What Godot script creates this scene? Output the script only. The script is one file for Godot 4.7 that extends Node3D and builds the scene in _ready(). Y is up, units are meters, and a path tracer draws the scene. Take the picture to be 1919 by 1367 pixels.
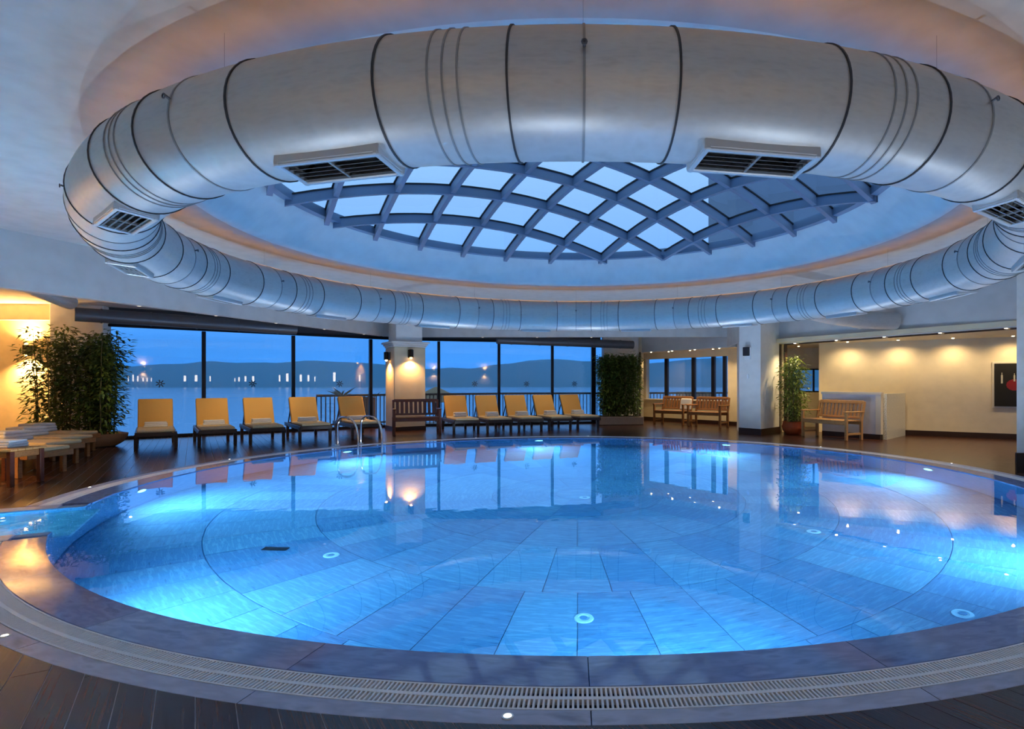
extends Node3D
# A round indoor pool at dusk. The camera stands at the origin, 1.25 m above the deck, looking along -z; the pool's centre is at CENTRE.

const CENTRE := Vector3(0, 0, -8.22)
const POOL_R := 5.52          # inner edge of the wet stone lip
const LIP_R := 5.785          # lip meets the overflow grate
const GRATE_R := 5.96         # grate meets the coping
const COPING_R := 6.065       # coping meets the deck
const DEPTH := 1.32
const BAY := -60.6            # direction of the entry bay, degrees round the pool from the camera's side
const BAY_HALF := 0.60
const DUCT_R := 5.08
const DUCT_r := 0.328
const DUCT_Y := 2.79
const CEILING_Y := 3.42
const TURN := 33.0            # the building stands turned against the view
var M := {}
var taken := {}
var rng := RandomNumberGenerator.new()


# ------------------------------------------------------------------ camera, sky and light
func set_view() -> void:
	var cam := Camera3D.new()
	cam.name = "camera"
	cam.projection = Camera3D.PROJECTION_FRUSTUM
	cam.near = 0.05
	cam.far = 9000.0
	var f := 1103.0
	cam.size = cam.near * 1367.0 / f
	cam.frustum_offset = Vector2(-122.5, 37.5) / f * cam.near
	cam.position = Vector3(0, 1.25, 0)
	add_child(cam)
	cam.current = true
	var env := Environment.new()
	env.background_mode = Environment.BG_SKY
	var sky := Sky.new()
	var sm := ProceduralSkyMaterial.new()
	sm.sky_horizon_color = Color(0.16, 0.57, 1.0)
	sm.sky_top_color = Color(0.444, 0.567, 0.671)
	sm.sky_curve = 0.12
	sm.ground_horizon_color = Color(0.26, 0.50, 0.92)
	sm.ground_bottom_color = Color(0.16, 0.32, 0.62)
	sm.sky_energy_multiplier = 1.5
	sky.sky_material = sm
	env.sky = sky
	env.tonemap_mode = Environment.TONE_MAPPER_LINEAR
	env.tonemap_exposure = 1.0 / DIM
	env.background_energy_multiplier = DIM
	env.volumetric_fog_enabled = true
	env.volumetric_fog_density = 0.0
	env.sdfgi_enabled = true
	env.ssao_enabled = true
	env.ssil_enabled = true
	var we := WorldEnvironment.new()
	we.name = "surroundings"
	we.environment = env
	add_child(we)


const HAZE := 0.0007
const DIM := 0.1                   # dusk is dim: all light is a tenth, the exposure ten times
const WARM := Color(1.0, 0.76, 0.44)
const POOL_LIGHT := Color(0.78, 0.86, 1.0)
const POOL_ENERGY := 12.5
const SPOT_ENERGY := 1.5
const FLOOR_LIGHT := Color(0.82, 0.90, 1.0)
const FLOOR_ENERGY := 2.1
const ROPE_LIGHT := Color(1.0, 0.70, 0.14)
const ROPE_ENERGY := 0.065
const BEAM_ENERGY := 2.2          # small lamps under the beams, over the loungers
const HALL_ENERGY := 3.0          # each lamp on the walls out of view, up and down
const HALL_LIGHT := Color(1.0, 0.84, 0.62)
const SCONCE_ENERGY := 2.4


# ------------------------------------------------------------------ materials
func noise_tex(freq: float, ramp: Array, octaves := 4, kind := FastNoiseLite.TYPE_SIMPLEX_SMOOTH, seed_ := 1, size := 512) -> NoiseTexture2D:
	var n := FastNoiseLite.new()
	n.noise_type = kind
	n.frequency = freq
	n.fractal_octaves = octaves
	n.seed = seed_
	var t := NoiseTexture2D.new()
	t.width = size
	t.height = size
	t.seamless = true
	t.noise = n
	if ramp.size():
		var g := Gradient.new()
		var offs := PackedFloat32Array()
		var cols := PackedColorArray()
		for k in ramp.size():
			offs.append(float(k) / (ramp.size() - 1))
			cols.append(ramp[k])
		g.offsets = offs
		g.colors = cols
		t.color_ramp = g
	return t


func mat(called: String, color: Color, rough := 0.6, metal := 0.0) -> StandardMaterial3D:
	var m := StandardMaterial3D.new()
	m.resource_name = called
	m.albedo_color = color
	m.roughness = rough
	m.metallic = metal
	M[called] = m
	return m


func skin(m: StandardMaterial3D, tex: Texture2D, scale_: Vector3, world := false, bump := 0.0, bump_tex: Texture2D = null) -> void:
	m.albedo_texture = tex
	m.uv1_triplanar = true
	m.uv1_world_triplanar = world
	m.uv1_scale = scale_
	if bump > 0.0:
		m.heightmap_enabled = true
		m.heightmap_texture = bump_tex if bump_tex else tex
		m.heightmap_scale = bump


func glow(called: String, color: Color, energy: float) -> StandardMaterial3D:
	var m := mat(called, Color(0.9, 0.9, 0.9), 0.5)
	m.emission_enabled = true
	m.emission = color
	m.emission_energy_multiplier = energy * DIM
	return m


func make_materials() -> void:
	var grey := func(v): return Color(v, v, v)
	var plaster_tex := noise_tex(0.02, [grey.call(0.93), grey.call(0.97), grey.call(1.0)], 5, FastNoiseLite.TYPE_SIMPLEX_SMOOTH, 3)
	skin(mat("plaster", Color(0.91, 0.91, 0.90), 0.75), plaster_tex, Vector3.ONE * 0.35, true)
	skin(mat("ceiling_paint", Color(0.80, 0.79, 0.78), 0.8), plaster_tex, Vector3.ONE * 0.3, true)
	skin(mat("cream_wall", Color(0.86, 0.80, 0.68), 0.7), plaster_tex, Vector3.ONE * 0.3, true)
	skin(mat("white_board", Color(0.80, 0.79, 0.80), 0.45), plaster_tex, Vector3.ONE * 0.5, true)
	mat("dark_skirting", Color(0.17, 0.09, 0.055), 0.35)
	mat("dark_header", Color(0.20, 0.20, 0.23), 0.5)
	mat("mullion", Color(0.05, 0.06, 0.11), 0.35, 0.2)
	# deck
	var wood_tex := noise_tex(0.012, [Color(0.26, 0.24, 0.24), Color(0.80, 0.75, 0.73), Color(0.40, 0.36, 0.35), Color(0.95, 0.90, 0.87), Color(0.55, 0.50, 0.48)], 5, FastNoiseLite.TYPE_SIMPLEX_SMOOTH, 7)
	for k in 4:
		var d := mat("deck_%d" % k, [Color(0.40, 0.255, 0.205), Color(0.43, 0.275, 0.22), Color(0.36, 0.23, 0.19), Color(0.415, 0.265, 0.21)][k], 0.24)
		skin(d, wood_tex, Vector3(0.16, 7.0, 7.0), false, 0.04)
		d.uv1_offset = Vector3(0.23 * k, 0, 0.37 * k)
	mat("grout", Color(0.62, 0.58, 0.58), 0.7)
	# pool stone
	var vein := noise_tex(0.014, [Color(0.56, 0.60, 0.66), Color(0.86, 0.90, 0.94), Color(0.80, 0.85, 0.90), Color(1, 1, 1), Color(0.68, 0.73, 0.80)], 5, FastNoiseLite.TYPE_SIMPLEX_SMOOTH, 11)
	for k in 5:
		var s := mat("slab_%d" % k, [Color(0.55, 0.70, 0.80), Color(0.51, 0.66, 0.78), Color(0.58, 0.72, 0.81), Color(0.53, 0.67, 0.78), Color(0.61, 0.75, 0.83)][k], 0.5)
		skin(s, vein, Vector3(0.35, 0.35, 2.6))
		s.uv1_offset = Vector3(0.31 * k, 0.0, 0.17 * k)
	skin(mat("pool_wall_stone", Color(0.48, 0.64, 0.78), 0.5), vein, Vector3(0.5, 2.0, 0.5), true)
	skin(mat("tread_stone", Color(0.84, 0.92, 0.95), 0.45), vein, Vector3(0.5, 0.5, 0.5), true)
	mat("pool_joint", Color(0.42, 0.60, 0.74), 0.8)
	var slate := noise_tex(0.010, [Color(0.70, 0.70, 0.74), Color(0.92, 0.92, 0.95), Color(0.82, 0.82, 0.86), Color(1, 1, 1)], 5, FastNoiseLite.TYPE_SIMPLEX_SMOOTH, 21)
	for k in 3:
		var w := mat("wet_lip_%d" % k, [Color(0.60, 0.67, 0.83), Color(0.64, 0.71, 0.86), Color(0.57, 0.64, 0.81)][k], 0.07)
		skin(w, slate, Vector3(0.5, 0.5, 1.4))
		w.uv1_offset = Vector3(0.3 * k, 0, 0.2 * k)
		var c := mat("coping_%d" % k, [Color(0.75, 0.76, 0.83), Color(0.79, 0.80, 0.86), Color(0.71, 0.72, 0.80)][k], 0.35)
		skin(c, slate, Vector3(0.5, 0.5, 1.4))
		c.uv1_offset = Vector3(0.2 * k, 0, 0.4 * k)
	mat("grate_white", Color(0.92, 0.91, 0.92), 0.4)
	mat("gutter", Color(0.46, 0.46, 0.48), 0.7)
	mat("fitting_white", Color(0.92, 0.95, 0.97), 0.4)
	mat("fitting_dark", Color(0.05, 0.07, 0.12), 0.5)
	var water := mat("water", Color(0.25, 0.75, 0.96, 0.0), 0.0)
	water.transparency = BaseMaterial3D.TRANSPARENCY_ALPHA
	water.refraction_enabled = true
	water.refraction_scale = 0.033
	water.normal_enabled = true
	var ripple := noise_tex(0.008, [], 3, FastNoiseLite.TYPE_SIMPLEX_SMOOTH, 31)
	ripple.as_normal_map = true
	ripple.bump_strength = 4.0
	water.normal_texture = ripple
	water.normal_scale = 0.022
	water.uv1_triplanar = true
	water.uv1_world_triplanar = true
	water.uv1_scale = Vector3(0.5, 0.5, 0.5)
	# metal
	var brushed := noise_tex(0.02, [grey.call(0.92), grey.call(1.0), grey.call(0.95)], 3, FastNoiseLite.TYPE_SIMPLEX_SMOOTH, 41)
	for k in 3:
		var d := mat("duct_%d" % k, [Color(0.80, 0.79, 0.77), Color(0.77, 0.765, 0.755), Color(0.82, 0.81, 0.79)][k], 0.42, 0.30)
		skin(d, brushed, Vector3(0.5, 2.0, 0.5), true)
	mat("duct_joint", Color(0.20, 0.20, 0.22), 0.5)
	mat("duct_rib", Color(0.58, 0.58, 0.58), 0.4, 0.3)
	mat("grille_frame", Color(0.80, 0.80, 0.80), 0.35, 0.4)
	mat("grille_vane", Color(0.50, 0.49, 0.48), 0.5)
	mat("grey_duct", Color(0.36, 0.37, 0.40), 0.4, 0.4)
	mat("steel", Color(0.86, 0.87, 0.88), 0.12, 1.0)
	mat("skylight_bar", Color(0.44, 0.52, 0.62), 0.45, 0.1)
	mat("bar_gasket", Color(0.04, 0.05, 0.10), 0.6)
	var glass := mat("glass", Color(0.9, 0.95, 1.0, 0.02), 0.0)
	glass.transparency = BaseMaterial3D.TRANSPARENCY_ALPHA
	# furniture
	var grain := noise_tex(0.014, [Color(0.70, 0.66, 0.62), Color(1, 0.98, 0.96), Color(0.84, 0.80, 0.76)], 4, FastNoiseLite.TYPE_SIMPLEX_SMOOTH, 51)
	skin(mat("teak", Color(0.62, 0.42, 0.22), 0.5), grain, Vector3(1.0, 6.0, 6.0))
	skin(mat("pale_teak", Color(0.74, 0.56, 0.34), 0.5), grain, Vector3(1.0, 6.0, 6.0))
	skin(mat("dark_wood", Color(0.20, 0.12, 0.085), 0.4), grain, Vector3(1.0, 6.0, 6.0))
	skin(mat("mahogany", Color(0.37, 0.17, 0.085), 0.35), grain, Vector3(1.0, 6.0, 6.0))
	var weave := noise_tex(0.12, [grey.call(0.78), grey.call(1.0)], 2, FastNoiseLite.TYPE_CELLULAR, 61, 256)
	skin(mat("tan_fabric", Color(0.88, 0.67, 0.36), 0.85), weave, Vector3.ONE * 4.0)
	skin(mat("seat_fabric", Color(0.90, 0.79, 0.62), 0.85), weave, Vector3.ONE * 4.0)
	skin(mat("towel", Color(0.93, 0.92, 0.92), 0.95), weave, Vector3.ONE * 6.0)
	skin(mat("sand_pot", Color(0.50, 0.38, 0.29), 0.7), plaster_tex, Vector3.ONE * 1.5)
	skin(mat("stone_planter", Color(0.52, 0.46, 0.42), 0.7), plaster_tex, Vector3.ONE * 1.5)
	skin(mat("terracotta", Color(0.72, 0.31, 0.13), 0.6), plaster_tex, Vector3.ONE * 1.5)
	mat("soil", Color(0.10, 0.07, 0.05), 0.95)
	for k in 3:
		var l := mat("leaf_%d" % k, [Color(0.30, 0.38, 0.16), Color(0.40, 0.48, 0.20), Color(0.52, 0.58, 0.26)][k], 0.5)
		l.backlight_enabled = true
		l.backlight = Color(0.25, 0.32, 0.10)
	mat("culm", Color(0.42, 0.38, 0.22), 0.5)
	mat("sconce_metal", Color(0.16, 0.12, 0.10), 0.35, 0.5)
	mat("speaker_dark", Color(0.12, 0.13, 0.17), 0.5)
	glow("bulb", WARM, 14.0)
	glow("downlight_glow", Color(1.0, 0.90, 0.72), 22.0)
	glow("shaded_lamp_glow", Color(1.0, 0.90, 0.72), 1.0)
	glow("pool_lamp_glow", Color(0.80, 0.94, 1.0), 9.0)
	glow("floor_lamp_glow", Color(1.0, 0.97, 0.92), 5.0)
	glow("rope_glow", ROPE_LIGHT, 0.4)
	glow("shore_lamp", Color(1.0, 0.93, 0.80), 3.0)
	mat("lamp_rim", Color(0.85, 0.85, 0.85), 0.3, 0.5)
	# outside
	skin(mat("hill", Color(0.40, 0.43, 0.37), 1.0), plaster_tex, Vector3.ONE * 0.002, true)
	skin(mat("near_hill", Color(0.36, 0.41, 0.33), 1.0), plaster_tex, Vector3.ONE * 0.002, true)
	mat("sea", Color(0.10, 0.42, 0.58), 0.18)
	mat("terrace_stone", Color(0.42, 0.45, 0.50), 0.7)
	mat("railing_paint", Color(0.24, 0.25, 0.27), 0.5)
	mat("planter_wood", Color(0.42, 0.31, 0.22), 0.7)
	mat("palm_leaf", Color(0.26, 0.36, 0.17), 0.6)
	mat("hut_wall", Color(0.52, 0.46, 0.40), 0.8)
	mat("marker_film", Color(0.30, 0.32, 0.35), 0.7)
	mat("render_grey", Color(0.52, 0.56, 0.62), 0.8)
	mat("thatch", Color(0.48, 0.42, 0.33), 0.95)
	# painting
	mat("canvas_black", Color(0.03, 0.02, 0.02), 0.85)
	mat("frame_white", Color(0.80, 0.76, 0.68), 0.5)
	mat("paint_red", Color(0.50, 0.06, 0.05), 0.5)
	mat("paint_pale", Color(0.72, 0.70, 0.62), 0.5)
	var mosaic := noise_tex(0.10, [grey.call(0.55), grey.call(1.0), grey.call(0.80)], 1, FastNoiseLite.TYPE_CELLULAR, 71, 256)
	skin(mat("mosaic", Color(0.86, 0.85, 0.80), 0.35), mosaic, Vector3.ONE * 2.0)


# ------------------------------------------------------------------ shapes
func tri(st: SurfaceTool, a: Vector3, b: Vector3, c: Vector3, n: Vector3, na = null, nb = null, nc = null) -> void:
	var flip := (c - a).cross(b - a).dot(n) < 0.0
	st.set_normal(na if na != null else n)
	st.add_vertex(a)
	if flip:
		st.set_normal(nc if nc != null else n)
		st.add_vertex(c)
	st.set_normal(nb if nb != null else n)
	st.add_vertex(b)
	if not flip:
		st.set_normal(nc if nc != null else n)
		st.add_vertex(c)


func quad(st: SurfaceTool, a: Vector3, b: Vector3, c: Vector3, d: Vector3, n: Vector3) -> void:
	tri(st, a, b, c, n)
	tri(st, a, c, d, n)


func smooth_quad(st: SurfaceTool, p: Array, n: Array) -> void:
	var mean: Vector3 = n[0] + n[1] + n[2] + n[3]
	tri(st, p[0], p[1], p[2], mean, n[0], n[1], n[2])
	tri(st, p[0], p[2], p[3], mean, n[0], n[2], n[3])


func begin() -> SurfaceTool:
	var st := SurfaceTool.new()
	st.begin(Mesh.PRIMITIVE_TRIANGLES)
	return st


# a box with chamfered edges
func box(st: SurfaceTool, c: Vector3, s: Vector3, b := Basis(), bev := 0.008) -> void:
	var h := s / 2.0
	bev = minf(bev, minf(h.x, minf(h.y, h.z)) * 0.6)
	var i := h - Vector3.ONE * bev
	for axis in 3:
		var u := (axis + 1) % 3
		var v := (axis + 2) % 3
		for sg in [-1.0, 1.0]:
			var n := Vector3.ZERO
			n[axis] = sg
			var q := []
			for k in [[-1, -1], [1, -1], [1, 1], [-1, 1]]:
				var p := Vector3.ZERO
				p[axis] = sg * h[axis]
				p[u] = k[0] * i[u]
				p[v] = k[1] * i[v]
				q.append(c + b * p)
			quad(st, q[0], q[1], q[2], q[3], b * n)
		for s1 in [-1.0, 1.0]:
			for s2 in [-1.0, 1.0]:
				var n := Vector3.ZERO
				n[u] = s1
				n[v] = s2
				var p := [Vector3.ZERO, Vector3.ZERO, Vector3.ZERO, Vector3.ZERO]
				for k in 4:
					var e: Vector3 = p[k]
					e[axis] = (-1.0 if k == 0 or k == 3 else 1.0) * i[axis]
					e[u] = s1 * (h[u] if k < 2 else i[u])
					e[v] = s2 * (i[v] if k < 2 else h[v])
					p[k] = c + b * e
				quad(st, p[0], p[1], p[2], p[3], (b * n).normalized())
	for sx in [-1.0, 1.0]:
		for sy in [-1.0, 1.0]:
			for sz in [-1.0, 1.0]:
				var sg := Vector3(sx, sy, sz)
				tri(st, c + b * (sg * Vector3(h.x, i.y, i.z)), c + b * (sg * Vector3(i.x, h.y, i.z)), c + b * (sg * Vector3(i.x, i.y, h.z)), (b * sg).normalized())


# a bar of rectangular section between two points
func bar(st: SurfaceTool, a: Vector3, e: Vector3, w: float, t: float, bev := 0.006) -> void:
	var z := (e - a).normalized()
	var ref := Vector3.UP if absf(z.y) < 0.9 else Vector3.RIGHT
	var x := ref.cross(z).normalized()
	box(st, (a + e) / 2.0, Vector3(w, t, a.distance_to(e)), Basis(x, z.cross(x), z), bev)


func tube(st: SurfaceTool, pts: Array, radius: float, sides := 10, caps := true, r_end := -1.0) -> void:
	var up := Vector3.UP
	var rings := []
	var norms := []
	for k in pts.size():
		var a: Vector3 = pts[maxi(k - 1, 0)]
		var e: Vector3 = pts[mini(k + 1, pts.size() - 1)]
		var z := (e - a).normalized()
		if absf(z.dot(up)) > 0.95:
			up = Vector3.RIGHT if absf(z.x) < 0.9 else Vector3.BACK
		var x := up.cross(z).normalized()
		var y := z.cross(x)
		up = y
		var rr := radius if r_end < 0.0 else lerpf(radius, r_end, float(k) / (pts.size() - 1))
		var ring := []
		var nn := []
		for j in sides:
			var an := TAU * j / sides
			var n := x * cos(an) + y * sin(an)
			nn.append(n)
			ring.append(pts[k] + n * rr)
		rings.append(ring)
		norms.append(nn)
	for k in pts.size() - 1:
		for j in sides:
			var j2 := (j + 1) % sides
			smooth_quad(st, [rings[k][j], rings[k][j2], rings[k + 1][j2], rings[k + 1][j]], [norms[k][j], norms[k][j2], norms[k + 1][j2], norms[k + 1][j]])
	if caps:
		for k in [0, pts.size() - 1]:
			var o: Vector3 = pts[k]
			var out: Vector3 = (pts[0] - pts[1]) if k == 0 else (pts[k] - pts[k - 1])
			for j in sides:
				tri(st, o, rings[k][j], rings[k][(j + 1) % sides], out.normalized())


# profile of (radius, height) turned round an upright axis; a0..a1 in degrees from +z towards +x; sx stretches x
func lathe(st: SurfaceTool, o: Vector3, prof: Array, n := 48, a0 := 0.0, a1 := 360.0, smooth := true, out := 1.0, sx := 1.0) -> void:
	for k in prof.size() - 1:
		var p: Vector2 = prof[k]
		var q: Vector2 = prof[k + 1]
		var d := (q - p).normalized()
		var nr := Vector2(d.y, -d.x) * out
		var np := nr
		var nq := nr
		if smooth:
			if k > 0:
				var d0: Vector2 = (p - prof[k - 1]).normalized()
				if d0.dot(d) > 0.6:
					np = (nr + Vector2(d0.y, -d0.x) * out).normalized()
			if k < prof.size() - 2:
				var d1: Vector2 = (prof[k + 2] - q).normalized()
				if d1.dot(d) > 0.6:
					nq = (nr + Vector2(d1.y, -d1.x) * out).normalized()
		for j in n:
			var t0 := deg_to_rad(lerpf(a0, a1, float(j) / n))
			var t1 := deg_to_rad(lerpf(a0, a1, float(j + 1) / n))
			var u0 := Vector3(sin(t0) * sx, 0, cos(t0))
			var u1 := Vector3(sin(t1) * sx, 0, cos(t1))
			smooth_quad(st, [o + u0 * p.x + Vector3.UP * p.y, o + u1 * p.x + Vector3.UP * p.y, o + u1 * q.x + Vector3.UP * q.y, o + u0 * q.x + Vector3.UP * q.y],
				[u0 * np.x + Vector3.UP * np.y, u1 * np.x + Vector3.UP * np.y, u1 * nq.x + Vector3.UP * nq.y, u0 * nq.x + Vector3.UP * nq.y])


# upright prism over a polygon given in (x, z)
func prism(st: SurfaceTool, poly: PackedVector2Array, y0: float, y1: float, bottom := true) -> void:
	var idx := Geometry2D.triangulate_polygon(poly)
	for k in range(0, idx.size(), 3):
		var a := poly[idx[k]]
		var b := poly[idx[k + 1]]
		var c := poly[idx[k + 2]]
		tri(st, Vector3(a.x, y1, a.y), Vector3(b.x, y1, b.y), Vector3(c.x, y1, c.y), Vector3.UP)
		if bottom:
			tri(st, Vector3(a.x, y0, a.y), Vector3(b.x, y0, b.y), Vector3(c.x, y0, c.y), Vector3.DOWN)
	var cw := Geometry2D.is_polygon_clockwise(poly)
	for k in poly.size():
		var a := poly[k]
		var b := poly[(k + 1) % poly.size()]
		var d := (b - a).normalized()
		var n := Vector3(d.y, 0, -d.x) * (-1.0 if cw else 1.0)
		quad(st, Vector3(a.x, y0, a.y), Vector3(b.x, y0, b.y), Vector3(b.x, y1, b.y), Vector3(a.x, y1, a.y), n)


# a ring sector with a rectangular section, round the world's y axis
func ring_block(st: SurfaceTool, r0: float, r1: float, y0: float, y1: float, a0: float, a1: float, n: int, bev := 0.004) -> void:
	lathe(st, Vector3.ZERO, [Vector2(r1, y0), Vector2(r1, y1 - bev), Vector2(r1 - bev, y1), Vector2(r0 + bev, y1), Vector2(r0, y1 - bev), Vector2(r0, y0)], n, a0, a1, false)
	for e in [a0, a1]:
		var t := deg_to_rad(e)
		var u := Vector3(sin(t), 0, cos(t))
		var side := Vector3(cos(t), 0, -sin(t)) * (-1.0 if e == a0 else 1.0)
		quad(st, u * r0 + Vector3.UP * y0, u * r1 + Vector3.UP * y0, u * r1 + Vector3.UP * (y1 - bev), u * r0 + Vector3.UP * (y1 - bev), side)


# a length of the big ring duct, in the pool's axes
func duct_piece(st: SurfaceTool, a0: float, a1: float, r: float, n: int, sides := 40, ends := false, gap := -999.0) -> void:
	for j in n:
		var t0 := deg_to_rad(lerpf(a0, a1, float(j) / n))
		var t1 := deg_to_rad(lerpf(a0, a1, float(j + 1) / n))
		for k in sides:
			var q0 := TAU * k / sides
			var q1 := TAU * (k + 1) / sides
			if absf(rad_to_deg(t0 + t1) / 2.0 - gap) < 3.2 and absf(rad_to_deg(q0 + q1) / 2.0 - 276.0) < 19.0:
				continue          # the opening behind an air outlet
			var p := []
			var nn := []
			for e in [[t0, q0], [t1, q0], [t1, q1], [t0, q1]]:
				var u := Vector3(sin(e[0]), 0, cos(e[0]))
				var nv := u * cos(e[1]) + Vector3.UP * sin(e[1])
				nn.append(nv)
				p.append(u * DUCT_R + Vector3.UP * DUCT_Y + nv * r)
			smooth_quad(st, p, nn)
	if ends:
		for e in [a0, a1]:
			var t := deg_to_rad(e)
			var u := Vector3(sin(t), 0, cos(t))
			var side := Vector3(cos(t), 0, -sin(t)) * (-1.0 if e == a0 else 1.0)
			for k in sides:
				var d0 := u * cos(TAU * k / sides) + Vector3.UP * sin(TAU * k / sides)
				var d1 := u * cos(TAU * (k + 1) / sides) + Vector3.UP * sin(TAU * (k + 1) / sides)
				var o := u * DUCT_R + Vector3.UP * DUCT_Y
				quad(st, o + d0 * (r - 0.03), o + d0 * r, o + d1 * r, o + d1 * (r - 0.03), side)


# ------------------------------------------------------------------ nodes
func numbered(called: String) -> String:
	var n: int = taken.get(called, 0)
	taken[called] = n + 1
	return called if n == 0 else "%s_%03d" % [called, n]


func commit(st: SurfaceTool, material: Material) -> ArrayMesh:
	st.index()
	var mesh := st.commit()
	mesh.surface_set_material(0, material)
	return mesh


func put(called: String, mesh: Mesh, parent: Node, xf := Transform3D()) -> MeshInstance3D:
	var o := MeshInstance3D.new()
	o.mesh = mesh
	o.transform = xf
	if parent == self:
		o.name = numbered(called)
		add_child(o)
	else:
		o.name = called
		parent.add_child(o, true)
	return o


func obj(called: String, st: SurfaceTool, material: Material, parent: Node = self) -> MeshInstance3D:
	return put(called, commit(st, material), parent)


func tag(o: Node, label: String, category: String, group := "", kind := "") -> void:
	o.set_meta("label", label)
	o.set_meta("category", category)
	if group:
		o.set_meta("group", group)
	if kind:
		o.set_meta("kind", kind)


func thing(called: String, label: String, category: String, at := Vector3.ZERO, turn := 0.0, group := "", kind := "") -> Node3D:
	var o := Node3D.new()
	o.name = numbered(called)
	add_child(o)
	o.position = at
	o.rotation_degrees.y = turn
	tag(o, label, category, group, kind)
	return o


func dup(o: Node3D, label: String, at: Vector3, turn: float) -> Node3D:
	var base := RegEx.create_from_string("_\\d{3}$").sub(String(o.name), "")
	var c: Node3D = o.duplicate()
	c.name = numbered(base)
	add_child(c)
	c.position = at
	c.rotation_degrees.y = turn
	c.set_meta("label", label)
	return c


func spot(parent: Node, at: Vector3, towards: Vector3, color: Color, energy: float, angle: float, size := 0.04, blend := 0.6) -> void:
	var l := SpotLight3D.new()
	l.name = "light"
	l.light_color = color
	l.light_energy = energy * DIM
	l.spot_angle = angle
	l.spot_angle_attenuation = blend
	l.spot_range = 40.0
	l.spot_attenuation = 2.0
	l.light_size = size
	l.shadow_enabled = true
	parent.add_child(l, true)
	var z := -towards.normalized()
	var ref := Vector3.UP if absf(z.y) < 0.95 else Vector3.RIGHT
	var x := ref.cross(z).normalized()
	l.transform = Transform3D(Basis(x, z.cross(x), z), at)


func ring(deg: float, r: float, y := 0.0) -> Vector3:
	var t := deg_to_rad(deg)
	return CENTRE + Vector3(sin(t) * r, y, cos(t) * r)


func v2(x: float, z: float) -> Vector2:
	return Vector2(x, z)


# an upright slab between two floor points; its thickness lies on the left of a->b when th > 0
func slab(a: Vector2, b: Vector2, y0: float, y1: float, th: float) -> SurfaceTool:
	var st := begin()
	var d := (b - a).normalized()
	var n := Vector2(d.y, -d.x) * th
	prism(st, PackedVector2Array([a, b, b + n, a + n]), y0, y1)
	return st


func wall(called: String, a: Vector2, b: Vector2, y0: float, y1: float, th: float, material: Material, label: String) -> MeshInstance3D:
	var o := obj(called, slab(a, b, y0, y1, th), material)
	tag(o, label, "wall", "", "structure")
	return o


func skirting(called: String, a: Vector2, b: Vector2, h: float, th: float, label: String) -> void:
	var o := obj(called, slab(a, b, 0.0, h, th), M.dark_skirting)
	tag(o, label, "baseboard", "", "structure")


func bay_rect(extra: float, r0: float, r1: float) -> PackedVector2Array:
	var t := deg_to_rad(BAY)
	var u := Vector2(sin(t), cos(t))
	var s := Vector2(u.y, -u.x) * (BAY_HALF + extra)
	var c := Vector2(CENTRE.x, CENTRE.z)
	return PackedVector2Array([c + u * r0 - s, c + u * r0 + s, c + u * r1 + s, c + u * r1 - s])


func circle(r: float, n: int) -> PackedVector2Array:
	var p := PackedVector2Array()
	for k in n:
		var t := TAU * k / n
		p.append(Vector2(CENTRE.x + r * sin(t), CENTRE.z + r * cos(t)))
	return p


# ------------------------------------------------------------------ structure
const L_BEAM := [Vector2(-12.03, 4.5), Vector2(-5.4, -16.4), Vector2(-4.9, -16.7), Vector2(4.25, -16.7)]
const R_OPEN := [Vector2(4.53, -14.55), Vector2(5.28, -15.4), Vector2(9.6, -8.36)]
const FAC_A := Vector2(-10.80, -13.13)
const FAC_K := Vector2(-5.2, -17.5)
const FAC_E := Vector2(0.75, -18.98)


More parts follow.
